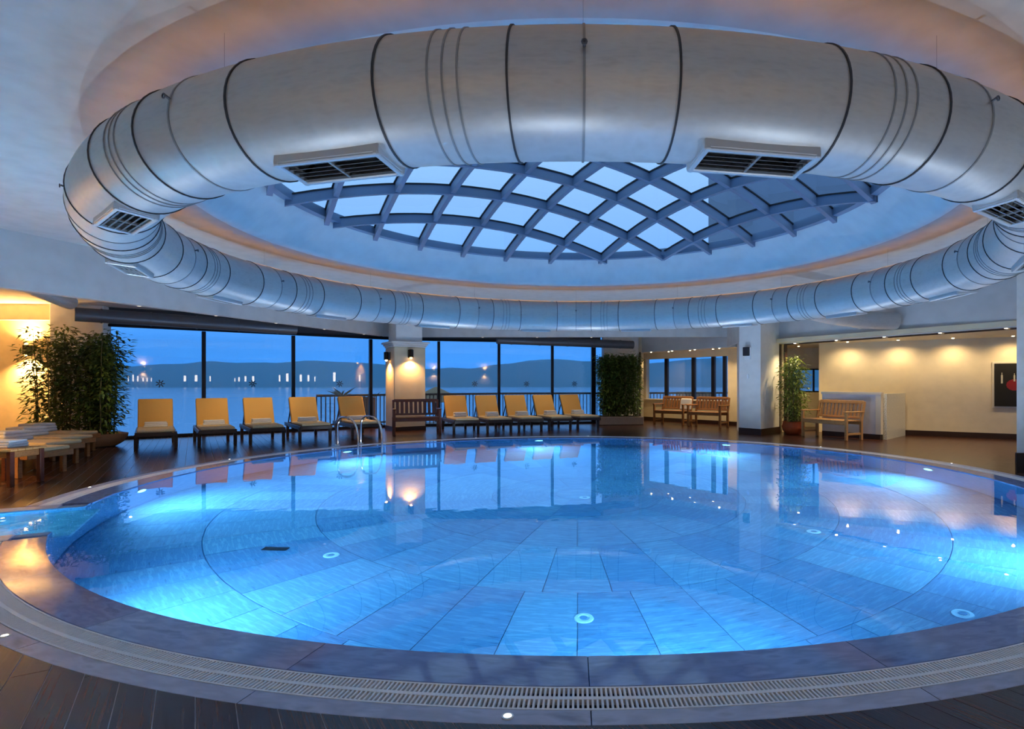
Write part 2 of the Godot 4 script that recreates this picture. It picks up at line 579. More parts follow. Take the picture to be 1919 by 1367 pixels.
func build_floor() -> void:
	var outline := PackedVector2Array([v2(-15, 4.5), v2(9.6, 4.5), v2(9.6, -8.3), v2(13, -8.3), v2(13, -17.6), v2(5.4, -17.6), v2(2.1, -21.1), v2(0.75, -19.2), v2(-5.2, -17.7), v2(-10.9, -13.3), v2(-15, -12.8)])
	var t := deg_to_rad(TURN)
	# planks run along the building's axis: local x of the floor node
	var along := Vector2(-sin(t), -cos(t))
	var across := Vector2(cos(t), -sin(t))
	var rot := Basis(Vector3(along.x, 0, along.y), Vector3.UP, Vector3(along.x, 0, along.y).cross(Vector3.UP))
	across = Vector2(rot.z.x, rot.z.z)
	var hole := circle(COPING_R, 160)
	var bay := bay_rect(0.22, 4.5, 8.42)
	var floor_node := MeshInstance3D.new()
	floor_node.name = "floor"
	floor_node.transform = Transform3D(rot, Vector3.ZERO)
	add_child(floor_node)
	tag(floor_node, "dark brown wood plank floor with pale joints round the pool", "floor", "", "structure")
	var to_local := func(p: Vector2) -> Vector2: return Vector2(p.dot(along), p.dot(across))
	# grout bed: a ring from the coping out to a wide rectangle, split at the pool
	var bed := begin()
	var holed := func(poly: PackedVector2Array) -> Array:
		var res := []
		for a in Geometry2D.clip_polygons(poly, hole):
			if Geometry2D.is_polygon_clockwise(a):
				continue
			res.append_array(Geometry2D.clip_polygons(a, bay))
		return res
	for q in [PackedVector2Array([v2(-16, 5), v2(0, 5), v2(0, -22), v2(-16, -22)]), PackedVector2Array([v2(0, 5), v2(14, 5), v2(14, -22), v2(0, -22)])]:
		for part in Geometry2D.intersect_polygons(q, outline):
			for c in holed.call(part):
				var loc := PackedVector2Array()
				for p in c:
					loc.append(to_local.call(p))
				prism(bed, loc, -0.10, -0.002)
	floor_node.mesh = commit(bed, M.grout)
	var w := 0.133
	var len_ := 1.2
	var pieces := []
	rng.seed = 5
	for i in range(-150, 151):
		var v0 := i * w + 0.002
		var v1 := (i + 1) * w - 0.002
		var shift := fposmod(i * 0.43, 1.0) * len_
		for j in range(-14, 24):
			var u0 := j * len_ + shift + 0.002
			var u1 := u0 + len_ - 0.004
			var mid := along * (u0 + u1) / 2.0 + across * (v0 + v1) / 2.0
			if mid.x < -16.5 or mid.x > 13.5 or mid.y > 5.5 or mid.y < -22.5:
				continue
			if mid.distance_to(Vector2(CENTRE.x, CENTRE.z)) < COPING_R - 0.8:
				continue
			var q := PackedVector2Array([along * u0 + across * v0, along * u1 + across * v0, along * u1 + across * v1, along * u0 + across * v1])
			for p1 in Geometry2D.intersect_polygons(q, outline):
				for p2 in holed.call(p1):
					if p2.size() < 3:
						continue
					var loc := PackedVector2Array()
					var c := Vector2.ZERO
					for p in p2:
						loc.append(to_local.call(p))
						c += p
					c /= p2.size()
					var area := 0.0
					for k in p2.size():
						area += p2[k].cross(p2[(k + 1) % p2.size()]) / 2.0
					var depth := -c.y
					var score := 0.0
					if depth > 1.9:
						var px := 1082.0 + 1103.0 * c.x / depth
						var py := 721.0 + 1378.75 / depth
						if px > -60 and px < 1980 and py < 1400:
							score = absf(area) / (depth * depth * depth)
					pieces.append([score, loc, rng.randi() % 4])
	pieces.sort_custom(func(a, b): return a[0] > b[0])
	var rest := [begin(), begin(), begin(), begin()]
	for k in pieces.size():
		if k < 300:
			var st := begin()
			prism(st, pieces[k][1], -0.012, 0.0, false)
			put("plank", commit(st, M["deck_%d" % pieces[k][2]]), floor_node)
		else:
			prism(rest[pieces[k][2]], pieces[k][1], -0.012, 0.0, false)
	for k in 4:
		var o := put("plank_field", commit(rest[k], M["deck_%d" % k]), floor_node)
		o.set_meta("kind", "stuff")


func build_ceiling() -> void:
	# flat slab with a round hole
	var hole_r := 4.74
	var st := begin()
	var n := 144
	var rx := [-15.3, 13.3]
	var rz := [-22.0, 4.8]
	for k in n:
		var pts := []
		for e in [k, k + 1]:
			var t: float = TAU * e / n
			var u := Vector2(sin(t), cos(t))
			var s := 1e9
			if absf(u.x) > 1e-6:
				s = minf(s, ((rx[1] if u.x > 0 else rx[0]) - CENTRE.x) / u.x)
			if absf(u.y) > 1e-6:
				s = minf(s, ((rz[1] if u.y > 0 else rz[0]) - CENTRE.z) / u.y)
			pts.append(Vector3(CENTRE.x + u.x * hole_r, 0, CENTRE.z + u.y * hole_r))
			pts.append(Vector3(CENTRE.x + u.x * s, 0, CENTRE.z + u.y * s))
		for y in [CEILING_Y, CEILING_Y + 0.33]:
			var up: Vector3 = Vector3.UP * y
			quad(st, pts[0] + up, pts[1] + up, pts[3] + up, pts[2] + up, Vector3.DOWN if y == CEILING_Y else Vector3.UP)
	for c in [[rx[0], rz[0]], [rx[0], rz[1]], [rx[1], rz[0]], [rx[1], rz[1]]]:  # fill the corners the rays cut off
		for y in [CEILING_Y, CEILING_Y + 0.33]:
			var p := Vector3(c[0], y, c[1])
			var sx := -signf(c[0])
			var sz := 1.0 if c[1] < -5 else -1.0
			tri(st, p, p + Vector3(sx * 1.6, 0.001, 0), p + Vector3(0, 0.001, sz * 1.6), Vector3.DOWN if y == CEILING_Y else Vector3.UP)
	var ceil_ := obj("ceiling", st, M.ceiling_paint)
	tag(ceil_, "pale plaster ceiling with a round opening above the pool", "ceiling", "", "structure")
	# sloping ring up to the skylight, closed on top
	var rim := begin()
	lathe(rim, CENTRE, [Vector2(4.74, 3.75), Vector2(4.74, 3.42), Vector2(4.70, 3.424), Vector2(4.65, 3.44), Vector2(4.61, 3.465), Vector2(4.58, 3.50), Vector2(4.15, 3.87), Vector2(4.13, 3.90), Vector2(4.13, 4.02), Vector2(4.40, 4.02), Vector2(4.74, 3.75)], 144, 0, 360, true, -1.0)
	var ro := obj("ceiling_ring", rim, M.plaster)
	tag(ro, "smooth white sloping ring between the duct and the skylight", "ceiling", "", "structure")
	# lower ceiling of the perimeter, between the beams and the windows
	var per := begin()
	prism(per, PackedVector2Array([v2(-15.1, 4.6), v2(-12.2, 4.6), v2(-5.55, -16.5), v2(-4.95, -16.85), v2(4.3, -16.85), v2(4.6, -16.9), v2(2.2, -19.8), v2(0.8, -19.3), v2(-5.25, -17.75), v2(-10.95, -13.35), v2(-15.1, -13.0)]), 3.0, 3.1)
	tag(obj("ceiling_perimeter", per, M.ceiling_paint), "low plaster ceiling between the beam and the tall windows", "ceiling", "", "structure")
	var rr := begin()
	prism(rr, PackedVector2Array([v2(5.0, -15.5), v2(9.75, -8.2), v2(13.2, -8.2), v2(13.2, -17.8), v2(5.2, -17.8)]), 2.33, 2.43)
	tag(obj("ceiling_side_room", rr, M.cream_wall), "cream ceiling of the side room with small recessed lamps", "ceiling", "", "structure")
	var lr := begin()
	prism(lr, PackedVector2Array([v2(2.0, -19.55), v2(4.55, -16.5), v2(5.5, -17.2), v2(5.5, -17.9), v2(2.2, -21.3), v2(1.8, -21.1)]), 2.34, 2.44)
	tag(obj("ceiling_lounge", lr, M.cream_wall), "cream ceiling of the lounge niche behind the pool", "ceiling", "", "structure")


func build_walls() -> void:
	# beams carrying the main ceiling
	var names := ["wall_upper_left", "wall_upper_corner", "wall_upper_back"]
	var labels := ["plaster beam running along the left of the hall above the windows", "short corner of the plaster beam above the square column", "plaster beam across the back of the hall below the duct"]
	for k in 3:
		wall(names[k], L_BEAM[k], L_BEAM[k + 1], 2.60, CEILING_Y + 0.01, 0.16, M.ceiling_paint, labels[k])
	wall("wall_upper_side", v2(4.25, -16.7), v2(4.14, -15.05), 2.34, CEILING_Y + 0.01, 0.1, M.ceiling_paint, "narrow plaster upstand above the lounge beside the white pillar")
	wall("wall_upper_right", R_OPEN[1], R_OPEN[2], 2.31, CEILING_Y + 0.01, 0.30, M.ceiling_paint, "plaster beam above the wide opening of the side room")
	# outer walls
	wall("wall_left", v2(-15, 4.5), v2(-15, -12.8), 0, CEILING_Y + 0.2, -0.25, M.cream_wall, "cream wall along the left of the hall")
	wall("wall_front", v2(-15.2, 4.5), v2(9.8, 4.5), 0, CEILING_Y + 0.2, -0.25, M.cream_wall, "cream wall behind the viewer")
	wall("wall_right", v2(7.6, 4.5), v2(7.6, -8.36), 0, CEILING_Y + 0.2, 0.25, M.plaster, "plaster wall along the right of the pool")
	wall("wall_window_end", v2(-15, -12.75), v2(-11.3, -12.95), 0, CEILING_Y + 0.2, -0.0 + 0.25, M.cream_wall, "cream wall with a lamp behind the bamboo")
	wall("wall_ledge", v2(-15, -12.60), v2(-11.3, -12.80), 2.655, 3.02, 0.16, M.cream_wall, "shallow bulkhead above the lamp on the cream wall")
	skirting("baseboard_left", v2(-15, -12.74), v2(-11.3, -12.94), 0.12, -0.02, "dark skirting under the cream wall behind the bamboo")
	# piers
	var st := begin()
	box(st, Vector3(-11.0, 1.5, -13.05), Vector3(0.95, 3.0, 0.45), Basis(Vector3.UP, deg_to_rad(20.0)), 0.012)
	tag(obj("pillar", st, M.plaster), "plain plaster pier behind the bamboo beside the windows", "pillar", "", "structure")
	st = begin()
	box(st, Vector3(-9.9, 1.5, -6.3), Vector3(0.6, 3.0, 0.6), Basis(), 0.012)
	tag(obj("pillar", st, M.cream_wall), "cream pier beyond the side table, carrying a wall lamp", "pillar", "", "structure")
	# pillar between lounge and side room
	st = begin()
	prism(st, PackedVector2Array([v2(4.14, -15.05), v2(4.53, -14.55), v2(5.28, -15.4), v2(5.45, -17.5), v2(5.30, -17.6), v2(4.5, -16.6)]), 0, CEILING_Y + 0.01)
	var pil := obj("pillar", st, M.plaster)
	tag(pil, "white pillar with a small speaker between the lounge and the side room", "pillar", "", "structure")
	skirting("baseboard_pillar", v2(4.135, -15.06), v2(4.53, -14.53), 0.15, -0.015, "dark skirting on the blue-grey face of the white pillar")
	skirting("baseboard_pillar_side", v2(4.535, -14.53), v2(5.29, -15.39), 0.15, -0.015, "dark skirting on the lit face of the white pillar")
	# right pier by the pool
	st = begin()
	prism(st, PackedVector2Array([v2(6.24, -8.36), v2(7.7, -8.30), v2(9.7, -8.30), v2(9.7, -8.62), v2(6.52, -8.66)]), 0, CEILING_Y + 0.01)
	tag(obj("pillar", st, M.plaster), "grey-white pier at the pool's edge beside the dark painting", "pillar", "", "structure")
	skirting("baseboard_pier", v2(6.225, -8.35), v2(7.6, -8.29), 0.28, 0.0 - 0.015, "tall dark skirting on the pier beside the pool")
	skirting("baseboard_pier_end", v2(6.51, -8.67), v2(6.225, -8.345), 0.28, -0.015, "dark skirting round the end of the pier beside the pool")
	# square column with capital, turned with the facade
	var col := thing("column", "square cream column with a moulded capital between the window rows", "column", Vector3(-4.75, 0, -16.25), TURN, "", "structure")
	st = begin()
	box(st, Vector3(0, 1.13, 0), Vector3(0.85, 2.26, 0.85), Basis(), 0.015)
	obj("shaft", st, M.cream_wall, col)
	st = begin()
	box(st, Vector3(0, 2.285, 0), Vector3(0.90, 0.05, 0.90), Basis(), 0.015)
	box(st, Vector3(0, 2.335, 0), Vector3(0.96, 0.05, 0.96), Basis(), 0.02)
	box(st, Vector3(0, 2.385, 0), Vector3(1.04, 0.05, 1.04), Basis(), 0.015)
	obj("capital", st, M.plaster, col)
	st = begin()
	box(st, Vector3(0, 2.72, 0), Vector3(0.72, 0.62, 0.72), Basis(), 0.012)
	obj("neck", st, M.plaster, col)
	st = begin()
	box(st, Vector3(0, 0.06, 0), Vector3(0.88, 0.12, 0.88), Basis(), 0.006)
	obj("plinth", st, M.dark_skirting, col)
	# hedge back wall and lounge
	wall("wall_hedge", FAC_E + Vector2(0.10, -0.02), v2(2.10, -19.45), 0, 3.05, -0.0 + 0.18, M.plaster, "plaster wall behind the right-hand bamboo hedge")
	wall("wall_lounge_left", v2(2.02, -19.40), v2(2.15, -21.0), 0, 3.05, -0.16, M.cream_wall, "cream side wall of the lounge niche")
	wall("wall_lounge_header", v2(2.03, -19.5), v2(4.45, -16.55), 2.31, 3.05, 0.14, M.ceiling_paint, "plaster beam above the lounge opening")
	var a := v2(2.1, -21.0)
	var b := v2(5.25, -17.35)
	var d := b - a
	wall("wall_lounge_sill", a, b, 0, 0.72, 0.16, M.cream_wall, "cream wall under the lounge window")
	wall("wall_lounge_head", a, b, 2.13, 3.05, 0.16, M.cream_wall, "cream wall above the lounge window")
	wall("wall_lounge_near", a, a + d * 0.10, 0.72, 2.13, 0.16, M.cream_wall, "cream wall between hedge and lounge window")
	wall("wall_lounge_far", a + d * 0.80, b, 0.72, 2.13, 0.16, M.cream_wall, "pale wall at the right end of the lounge window")
	skirting("baseboard_lounge", a, b, 0.12, -0.02, "dark skirting along the lounge's back wall")
	skirting("baseboard_lounge_left", v2(2.03, -19.42), v2(2.15, -20.98), 0.12, -0.02 * -1.0, "dark skirting on the lounge's cream side wall")
	# side room
	wall("wall_back", v2(6.39, -15.57), v2(12.9, -11.43), 0, 2.4, 0.2, M.cream_wall, "long cream wall of the side room with the dark painting")
	skirting("baseboard_back", v2(7.9, -14.61), v2(12.9, -11.43), 0.13, -0.02, "dark brown skirting along the cream wall of the side room")
	wall("wall_side_room_end", v2(12.9, -8.3), v2(12.9, -17.7), 0, 2.4, -0.2, M.cream_wall, "cream end wall of the side room")
	wall("wall_niche_side", v2(5.42, -15.6), v2(5.52, -17.55), 0, 2.4, -0.1, M.cream_wall, "cream wall of the niche behind the potted tree")
	var n0 := v2(5.4, -17.4)
	var n1 := v2(12.9, -17.4)
	wall("wall_niche_low", n0, n1, 0, 1.02, 0.18, M.cream_wall, "cream wall below the small blue window")
	wall("wall_niche_high", n0, n1, 1.72, 2.4, 0.18, M.plaster, "white wall above the small blue window")
	wall("wall_niche_left", n0, v2(6.35, -17.4), 1.02, 1.72, 0.18, M.cream_wall, "cream wall left of the small blue window")
	wall("wall_niche_right", v2(7.4, -17.4), n1, 1.02, 1.72, 0.18, M.cream_wall, "cream wall right of the small blue window")
	var w3 := thing("window_4", "small window in the niche behind the potted tree", "window", Vector3(6.875, 1.02, -17.46), 0, "", "structure")
	st = begin()
	for e in [[Vector3(0, 0.02, 0), Vector3(1.05, 0.04, 0.06)], [Vector3(0, 0.68, 0), Vector3(1.05, 0.04, 0.06)], [Vector3(-0.505, 0.35, 0), Vector3(0.04, 0.7, 0.06)], [Vector3(0.505, 0.35, 0), Vector3(0.04, 0.7, 0.06)], [Vector3(0.13, 0.35, 0), Vector3(0.05, 0.7, 0.06)]]:
		box(st, e[0], e[1])
	obj("frame", st, M.mullion, w3)
	for e in [[-0.19, 0.58], [0.32, 0.32]]:
		st = begin()
		box(st, Vector3(e[0], 0.35, 0), Vector3(e[1], 0.62, 0.012), Basis(), 0.001)
		obj("pane", st, M.glass, w3)
	# dark frame of the folding doors
	st = begin()
	var dir := (R_OPEN[2] - R_OPEN[1]).normalized()
	var t0 := Vector3(5.33 + dir.y * 0.13, 0, -15.32 - dir.x * 0.13)
	bar(st, t0, t0 + Vector3(0, 2.31, 0), 0.07, 0.07)
	bar(st, t0 + Vector3(0, 2.295, 0), t0 + Vector3(dir.x * 7.4, 2.295, dir.y * 7.4), 0.06, 0.035)
	tag(obj("door_1", st, M.dark_skirting), "dark post and head track of the side room's opening", "door frame", "", "structure")
	st = begin()
	bar(st, Vector3(2.06, 0, -19.36), Vector3(2.06, 2.31, -19.36), 0.05, 0.05)
	tag(obj("door_2", st, M.dark_skirting), "slim dark post at the edge of the lounge by the hedge", "door frame", "", "structure")


# a row of glazing from a to b with mullions at the given distances
func glazing(called: String, label: String, a: Vector2, b: Vector2, posts: Array, wide: Dictionary, y0: float, y1: float, decals: Array) -> void:
	var d := (b - a).normalized()
	var turn := rad_to_deg(atan2(-d.y, d.x))
	var node := thing(called, label, "window", Vector3(a.x, 0, a.y), turn, "", "structure")
	var L := a.distance_to(b)
	var st := begin()
	box(st, Vector3(L / 2, y0 + 0.035, 0), Vector3(L, 0.07, 0.09))
	obj("sill_rail", st, M.mullion, node)
	st = begin()
	box(st, Vector3(L / 2, y1 - 0.03, 0), Vector3(L, 0.06, 0.09))
	obj("head_rail", st, M.mullion, node)
	for p in posts:
		st = begin()
		box(st, Vector3(p, (y0 + y1) / 2, 0), Vector3(wide.get(p, 0.085), y1 - y0 - 0.14, 0.10))
		obj("mullion", st, M.mullion, node)
	var edges := [0.0] + posts + [L]
	for k in edges.size() - 1:
		if edges[k + 1] - edges[k] < 0.12:
			continue
		st = begin()
		box(st, Vector3((edges[k] + edges[k + 1]) / 2, (y0 + y1) / 2, 0), Vector3(edges[k + 1] - edges[k] - 0.04, y1 - y0 - 0.13, 0.014), Basis(), 0.001)
		obj("pane", st, M.glass, node)
	for e in decals:
		st = begin()
		for k in 7:  # a little hand-shaped mark on the glass
			var an := TAU * k / 7
			var c := Vector3(e + 0.055 * cos(an), 1.27 + 0.055 * sin(an), 0.012)
			box(st, c, Vector3(0.075, 0.022, 0.002), Basis(Vector3.BACK, an), 0.0005)
		obj("glass_marker", st, M.marker_film, node)


func build_facade() -> void:
	var la := FAC_A.distance_to(FAC_K)
	var off := 0.30
	glazing("window_1", "tall window wall on the left looking over the sea", FAC_A, FAC_K, [off - 0.2 + 0.0, 2.09, 4.11, 6.16], {}, 0.0, 2.62, [1.22, 3.15, 5.30])
	glazing("window_2", "tall window wall right of the column behind the loungers", FAC_K, FAC_E, [1.05, 2.86, 4.54, 5.89], {5.89: 0.14}, 0.0, 2.62, [2.12, 3.72, 5.26])
	wall("wall_header_left", FAC_A, FAC_K, 2.62, 3.05, 0.1, M.dark_header, "dark panel above the left window wall")
	wall("wall_header_right", FAC_K, FAC_E, 2.62, 3.05, 0.1, M.dark_header, "dark panel above the right window wall")
	var a := v2(2.1, -21.0)
	var b := v2(5.25, -17.35)
	var d := b - a
	var w := d.length()
	var p0 := a + d * 0.10 + Vector2(0.05, -0.05)
	var p1 := a + d * 0.80 + Vector2(0.05, -0.05)
	var g := thing("window_3", "lounge window with thick dark mullions behind two benches", "window", Vector3(p0.x, 0, p0.y), rad_to_deg(atan2(-d.y, d.x)), "", "structure")
	var L := p0.distance_to(p1)
	var posts := [[0.26, 0.14], [0.60, 0.14], [0.83, 0.13], [0.955, 0.11]]
	var last := 0.0
	for e in posts + [[1.0, 0.02]]:
		var st := begin()
		box(st, Vector3(e[0] * L, 1.425, 0), Vector3(e[1], 1.41, 0.09))
		obj("mullion", st, M.mullion, g)
		st = begin()
		box(st, Vector3((last + e[0] * L) / 2, 1.425, 0), Vector3(maxf(0.03, e[0] * L - last - 0.05), 1.40, 0.012), Basis(), 0.001)
		obj("pane", st, M.glass, g)
		last = e[0] * L
	var s2 := begin()
	box(s2, Vector3(L / 2, 0.74, 0.10), Vector3(L, 0.04, 0.22))
	obj("sill", s2, M.frame_white, g)


# ------------------------------------------------------------------ skylight and duct
func dome_y(p: Vector2) -> float:
	return 3.92 + 0.905 * (1.0 - p.length_squared() / (4.15 * 4.15))


func build_skylight() -> void:
	var sk := thing("skylight", "domed round skylight with a diagonal lattice of grey bars", "skylight", CENTRE, 0, "", "structure")
	var t := -0.557   # turn of the lattice
	var s := 0.892
	var ua := Vector2(cos(t), sin(t))      # (x, z)
	var ub := Vector2(cos(t - PI / 2), sin(t - PI / 2))
	var off := Vector2(5.125, -1.531)
	var R := 4.13
	# bars of both families, each in an upright plane
	for fam in 2:
		var run := ub if fam == 0 else ua
		var side := ua if fam == 0 else ub
		var o := off.x if fam == 0 else off.y
		for k in range(-8, 14):
			var q := (k - o) * s
			if absf(q) > R - 0.15:
				continue
			var h := sqrt(R * R - q * q)
			var st := begin()
			var gk := begin()
			var n := int(maxf(4.0, h * 6.0))
			for j in n:
				var p0 := side * q + run * lerpf(-h, h, float(j) / n)
				var p1 := side * q + run * lerpf(-h, h, float(j + 1) / n)
				var lift := 0.004 if fam == 0 else 0.0
				for part in [[st, 0.075, 0.14, -0.09 + lift], [gk, 0.115, 0.022, -0.012 + lift]]:
					var hw: Vector2 = side * (part[1] / 2.0)
					var y0: float = part[3] - part[2] / 2.0
					var y1: float = part[3] + part[2] / 2.0
					var c := []
					for e in [[p0, -1, y0], [p0, 1, y0], [p1, 1, y0], [p1, -1, y0], [p0, -1, y1], [p0, 1, y1], [p1, 1, y1], [p1, -1, y1]]:
						var pp: Vector2 = e[0] + hw * e[1]
						c.append(Vector3(pp.x, dome_y(e[0]) + e[2], pp.y))
					var sd := Vector3(side.x, 0, side.y)
					quad(part[0], c[0], c[1], c[2], c[3], Vector3.DOWN)
					quad(part[0], c[4], c[5], c[6], c[7], Vector3.UP)
					quad(part[0], c[0], c[3], c[7], c[4], -sd)
					quad(part[0], c[1], c[2], c[6], c[5], sd)
			var bo := obj("bar", st, M.skylight_bar, sk)
			obj("gasket", gk, M.bar_gasket, bo)
	# panes
	var disc := PackedVector2Array()
	for k in 96:
		disc.append(Vector2(sin(TAU * k / 96.0), cos(TAU * k / 96.0)) * R)
	for i in range(-2, 13):
		for j in range(-9, 7):
			var q := PackedVector2Array()
			for e in [[0, 0], [1, 0], [1, 1], [0, 1]]:
				q.append(ua * ((i + e[0] - off.x) * s) + ub * ((j + e[1] - off.y) * s))
			for c in Geometry2D.intersect_polygons(q, disc):
				var area := 0.0
				for k in c.size():
					area += c[k].cross(c[(k + 1) % c.size()]) / 2.0
				if absf(area) < 0.006:
					continue
				var idx := Geometry2D.triangulate_polygon(c)
				var st := begin()
				for k in range(0, idx.size(), 3):
					var v := []
					for m in 3:
						var p: Vector2 = c[idx[k + m]]
						v.append(Vector3(p.x, dome_y(p) + 0.004, p.y))
					tri(st, v[0], v[1], v[2], Vector3.UP)
				obj("pane", st, M.glass, sk)
	# edge ring
	var st := begin()
	lathe(st, Vector3.ZERO, [Vector2(4.15, 3.86), Vector2(4.15, 3.99), Vector2(4.03, 3.99), Vector2(4.03, 3.86), Vector2(4.15, 3.86)], 120, 0, 360, false)
	obj("edge_ring", st, M.skylight_bar, sk)


func build_duct() -> void:
	var du := thing("ring_duct", "large silvery ventilation duct curving in a ring over the pool", "duct", CENTRE)
	var per := 360.0 / 14.0
	var g0 := -15.0
	var marks := [[4.2, "joint"], [7.2, "rib"], [8.0, "rib"], [8.8, "rib"], [11.4, "joint"], [15.35, "clamp"], [20.3, "joint"]]
	# pieces between the big joints
	var k_mesh := []
	for e in [[4.2, 11.4], [11.4, 15.35], [15.35, 20.3], [20.3, 4.2 + per]]:
		var st := begin()
		if k_mesh.size() == 3:
			duct_piece(st, e[0] + 0.03, e[1] - 0.03, DUCT_r, 24, 60, false, per)
		else:
			duct_piece(st, e[0] + 0.03, e[1] - 0.03, DUCT_r, 6, 60)
		k_mesh.append(commit(st, M["duct_%d" % [0, 1, 2, 0][k_mesh.size()]]))
	var j := begin()
	duct_piece(j, -0.055, 0.055, DUCT_r + 0.008, 1, 40, true)
	var joint := commit(j, M.duct_joint)
	j = begin()
	duct_piece(j, -0.05, 0.05, DUCT_r + 0.006, 1, 40, true)
	var rib := commit(j, M.duct_rib)
	j = begin()
	duct_piece(j, -0.07, 0.07, DUCT_r + 0.006, 1, 40, true)
	var clamp := commit(j, M.duct_rib)
	for m in 14:
		var g := g0 + per * m
		for k in 4:
			put("section", k_mesh[k], du, Transform3D(Basis(Vector3.UP, deg_to_rad(g)), Vector3.ZERO))
		for e in marks:
			var xf := Transform3D(Basis(Vector3.UP, deg_to_rad(g + e[0])), Vector3.ZERO)
			if e[1] == "joint":
				put("joint_band", joint, du, xf)
			elif e[1] == "rib":
				put("rib", rib, du, xf)
			else:
				put("clamp_band", clamp, du, xf)
				hanger(du, g + e[0])
		grille(du, g)


func build_rope_light() -> void:
	# warm light strips lying along the top of the ring duct, out of sight from below
	var o := thing("rope_light", "warm light strip along the top of the ring duct", "lamp", CENTRE)
	var y := DUCT_Y + DUCT_r + 0.012
	for k in 28:
		var a := 360.0 / 28.0 * k
		var t := deg_to_rad(a)
		var u := Vector3(sin(t), 0, cos(t))
		var st := begin()
		box(st, Vector3.ZERO, Vector3(1.08, 0.016, 0.03), Basis(), 0.004)
		var strip := obj("strip", st, M.rope_glow, o)
		strip.transform = Transform3D(Basis(Vector3.UP, t), u * DUCT_R + Vector3.UP * y)
		var l := AreaLight3D.new()
		l.name = "light"
		l.light_color = ROPE_LIGHT
		l.light_energy = ROPE_ENERGY * DIM
		l.area_size = Vector2(1.08, 0.03)
		l.area_range = 30.0
		l.shadow_enabled = true
		o.add_child(l, true)
		l.transform = Transform3D(Basis(Vector3.UP, t) * Basis(Vector3.RIGHT, PI / 2), u * DUCT_R + Vector3.UP * (y + 0.012))


var hanger_mesh: Mesh
func hanger(du: Node3D, deg: float) -> void:
	if hanger_mesh == null:
		var st := begin()
		for sg in [-1.0, 1.0]:
			var q := 0.25
			var p := Vector3(0, DUCT_Y, DUCT_R) + Vector3(0, sin(q), cos(q) * sg) * DUCT_r
			tube(st, [p, p + Vector3(0, 0.01, 0.03 * sg)], 0.008, 8)
			var loop := []
			for k in 9:
				var an := TAU * k / 8
				loop.append(p + Vector3(0.012 * sin(an), 0.013 * cos(an) + 0.004, 0.036 * sg))
			tube(st, loop, 0.0045, 6, false)
		tube(st, [Vector3(0, DUCT_Y + DUCT_r - 0.01, DUCT_R), Vector3(0, CEILING_Y, DUCT_R)], 0.0008, 6)
		hanger_mesh = commit(st, M.grey_duct)
	put("hanger", hanger_mesh, du, Transform3D(Basis(Vector3.UP, deg_to_rad(deg)), Vector3.ZERO))


var grille_meshes := []
func grille(du: Node3D, deg: float) -> void:
	var w := 0.66
	var h := 0.27
	if grille_meshes.is_empty():
		# built facing -y at the origin: x along the duct, z across; frame, dark box, vanes
		var st := begin()
		for e in [[Vector3(0, 0, h / 2 - 0.02), Vector3(w, 0.03, 0.03)], [Vector3(0, 0, -h / 2 + 0.02), Vector3(w, 0.03, 0.03)], [Vector3(w / 2 - 0.02, 0, 0), Vector3(0.03, 0.03, h)], [Vector3(-w / 2 + 0.02, 0, 0), Vector3(0.03, 0.03, h)]]:
			box(st, e[0], e[1], Basis(), 0.006)
		var sk := st
		st = begin()
		for e in [[Vector3(0, 0.03, h / 2 - 0.006), Vector3(w - 0.01, 0.06, 0.010)], [Vector3(0, 0.03, -h / 2 + 0.006), Vector3(w - 0.01, 0.06, 0.010)], [Vector3(w / 2 - 0.006, 0.03, 0), Vector3(0.010, 0.06, h - 0.01)], [Vector3(-w / 2 + 0.006, 0.03, 0), Vector3(0.010, 0.06, h - 0.01)]]:
			box(sk, e[0], e[1], Basis(), 0.002)
		grille_meshes.append(commit(sk, M.grille_frame))
		st = begin()
		for k in 5:
			box(st, Vector3(0, -0.004, -h / 2 + 0.052 + k * 0.0415), Vector3(w - 0.05, 0.003, 0.020), Basis(Vector3.RIGHT, 0.5), 0.001)
		box(st, Vector3(0, 0.0, 0), Vector3(0.016, 0.02, h - 0.07), Basis(), 0.003)
		grille_meshes.append(commit(st, M.grille_vane))
	var t := deg_to_rad(deg)
	var q := deg_to_rad(-84.0)
	var u := Vector3(sin(t), 0, cos(t))
	var n := u * cos(q) + Vector3.UP * sin(q)
	var x := Vector3(cos(t), 0, -sin(t))
	var b := Basis(x, -n, x.cross(-n))
	var at := u * DUCT_R + Vector3.UP * DUCT_Y + n * (DUCT_r + 0.010)
	var fr := put("grille", grille_meshes[0], du, Transform3D(b, at))
	put("vanes", grille_meshes[1], fr)


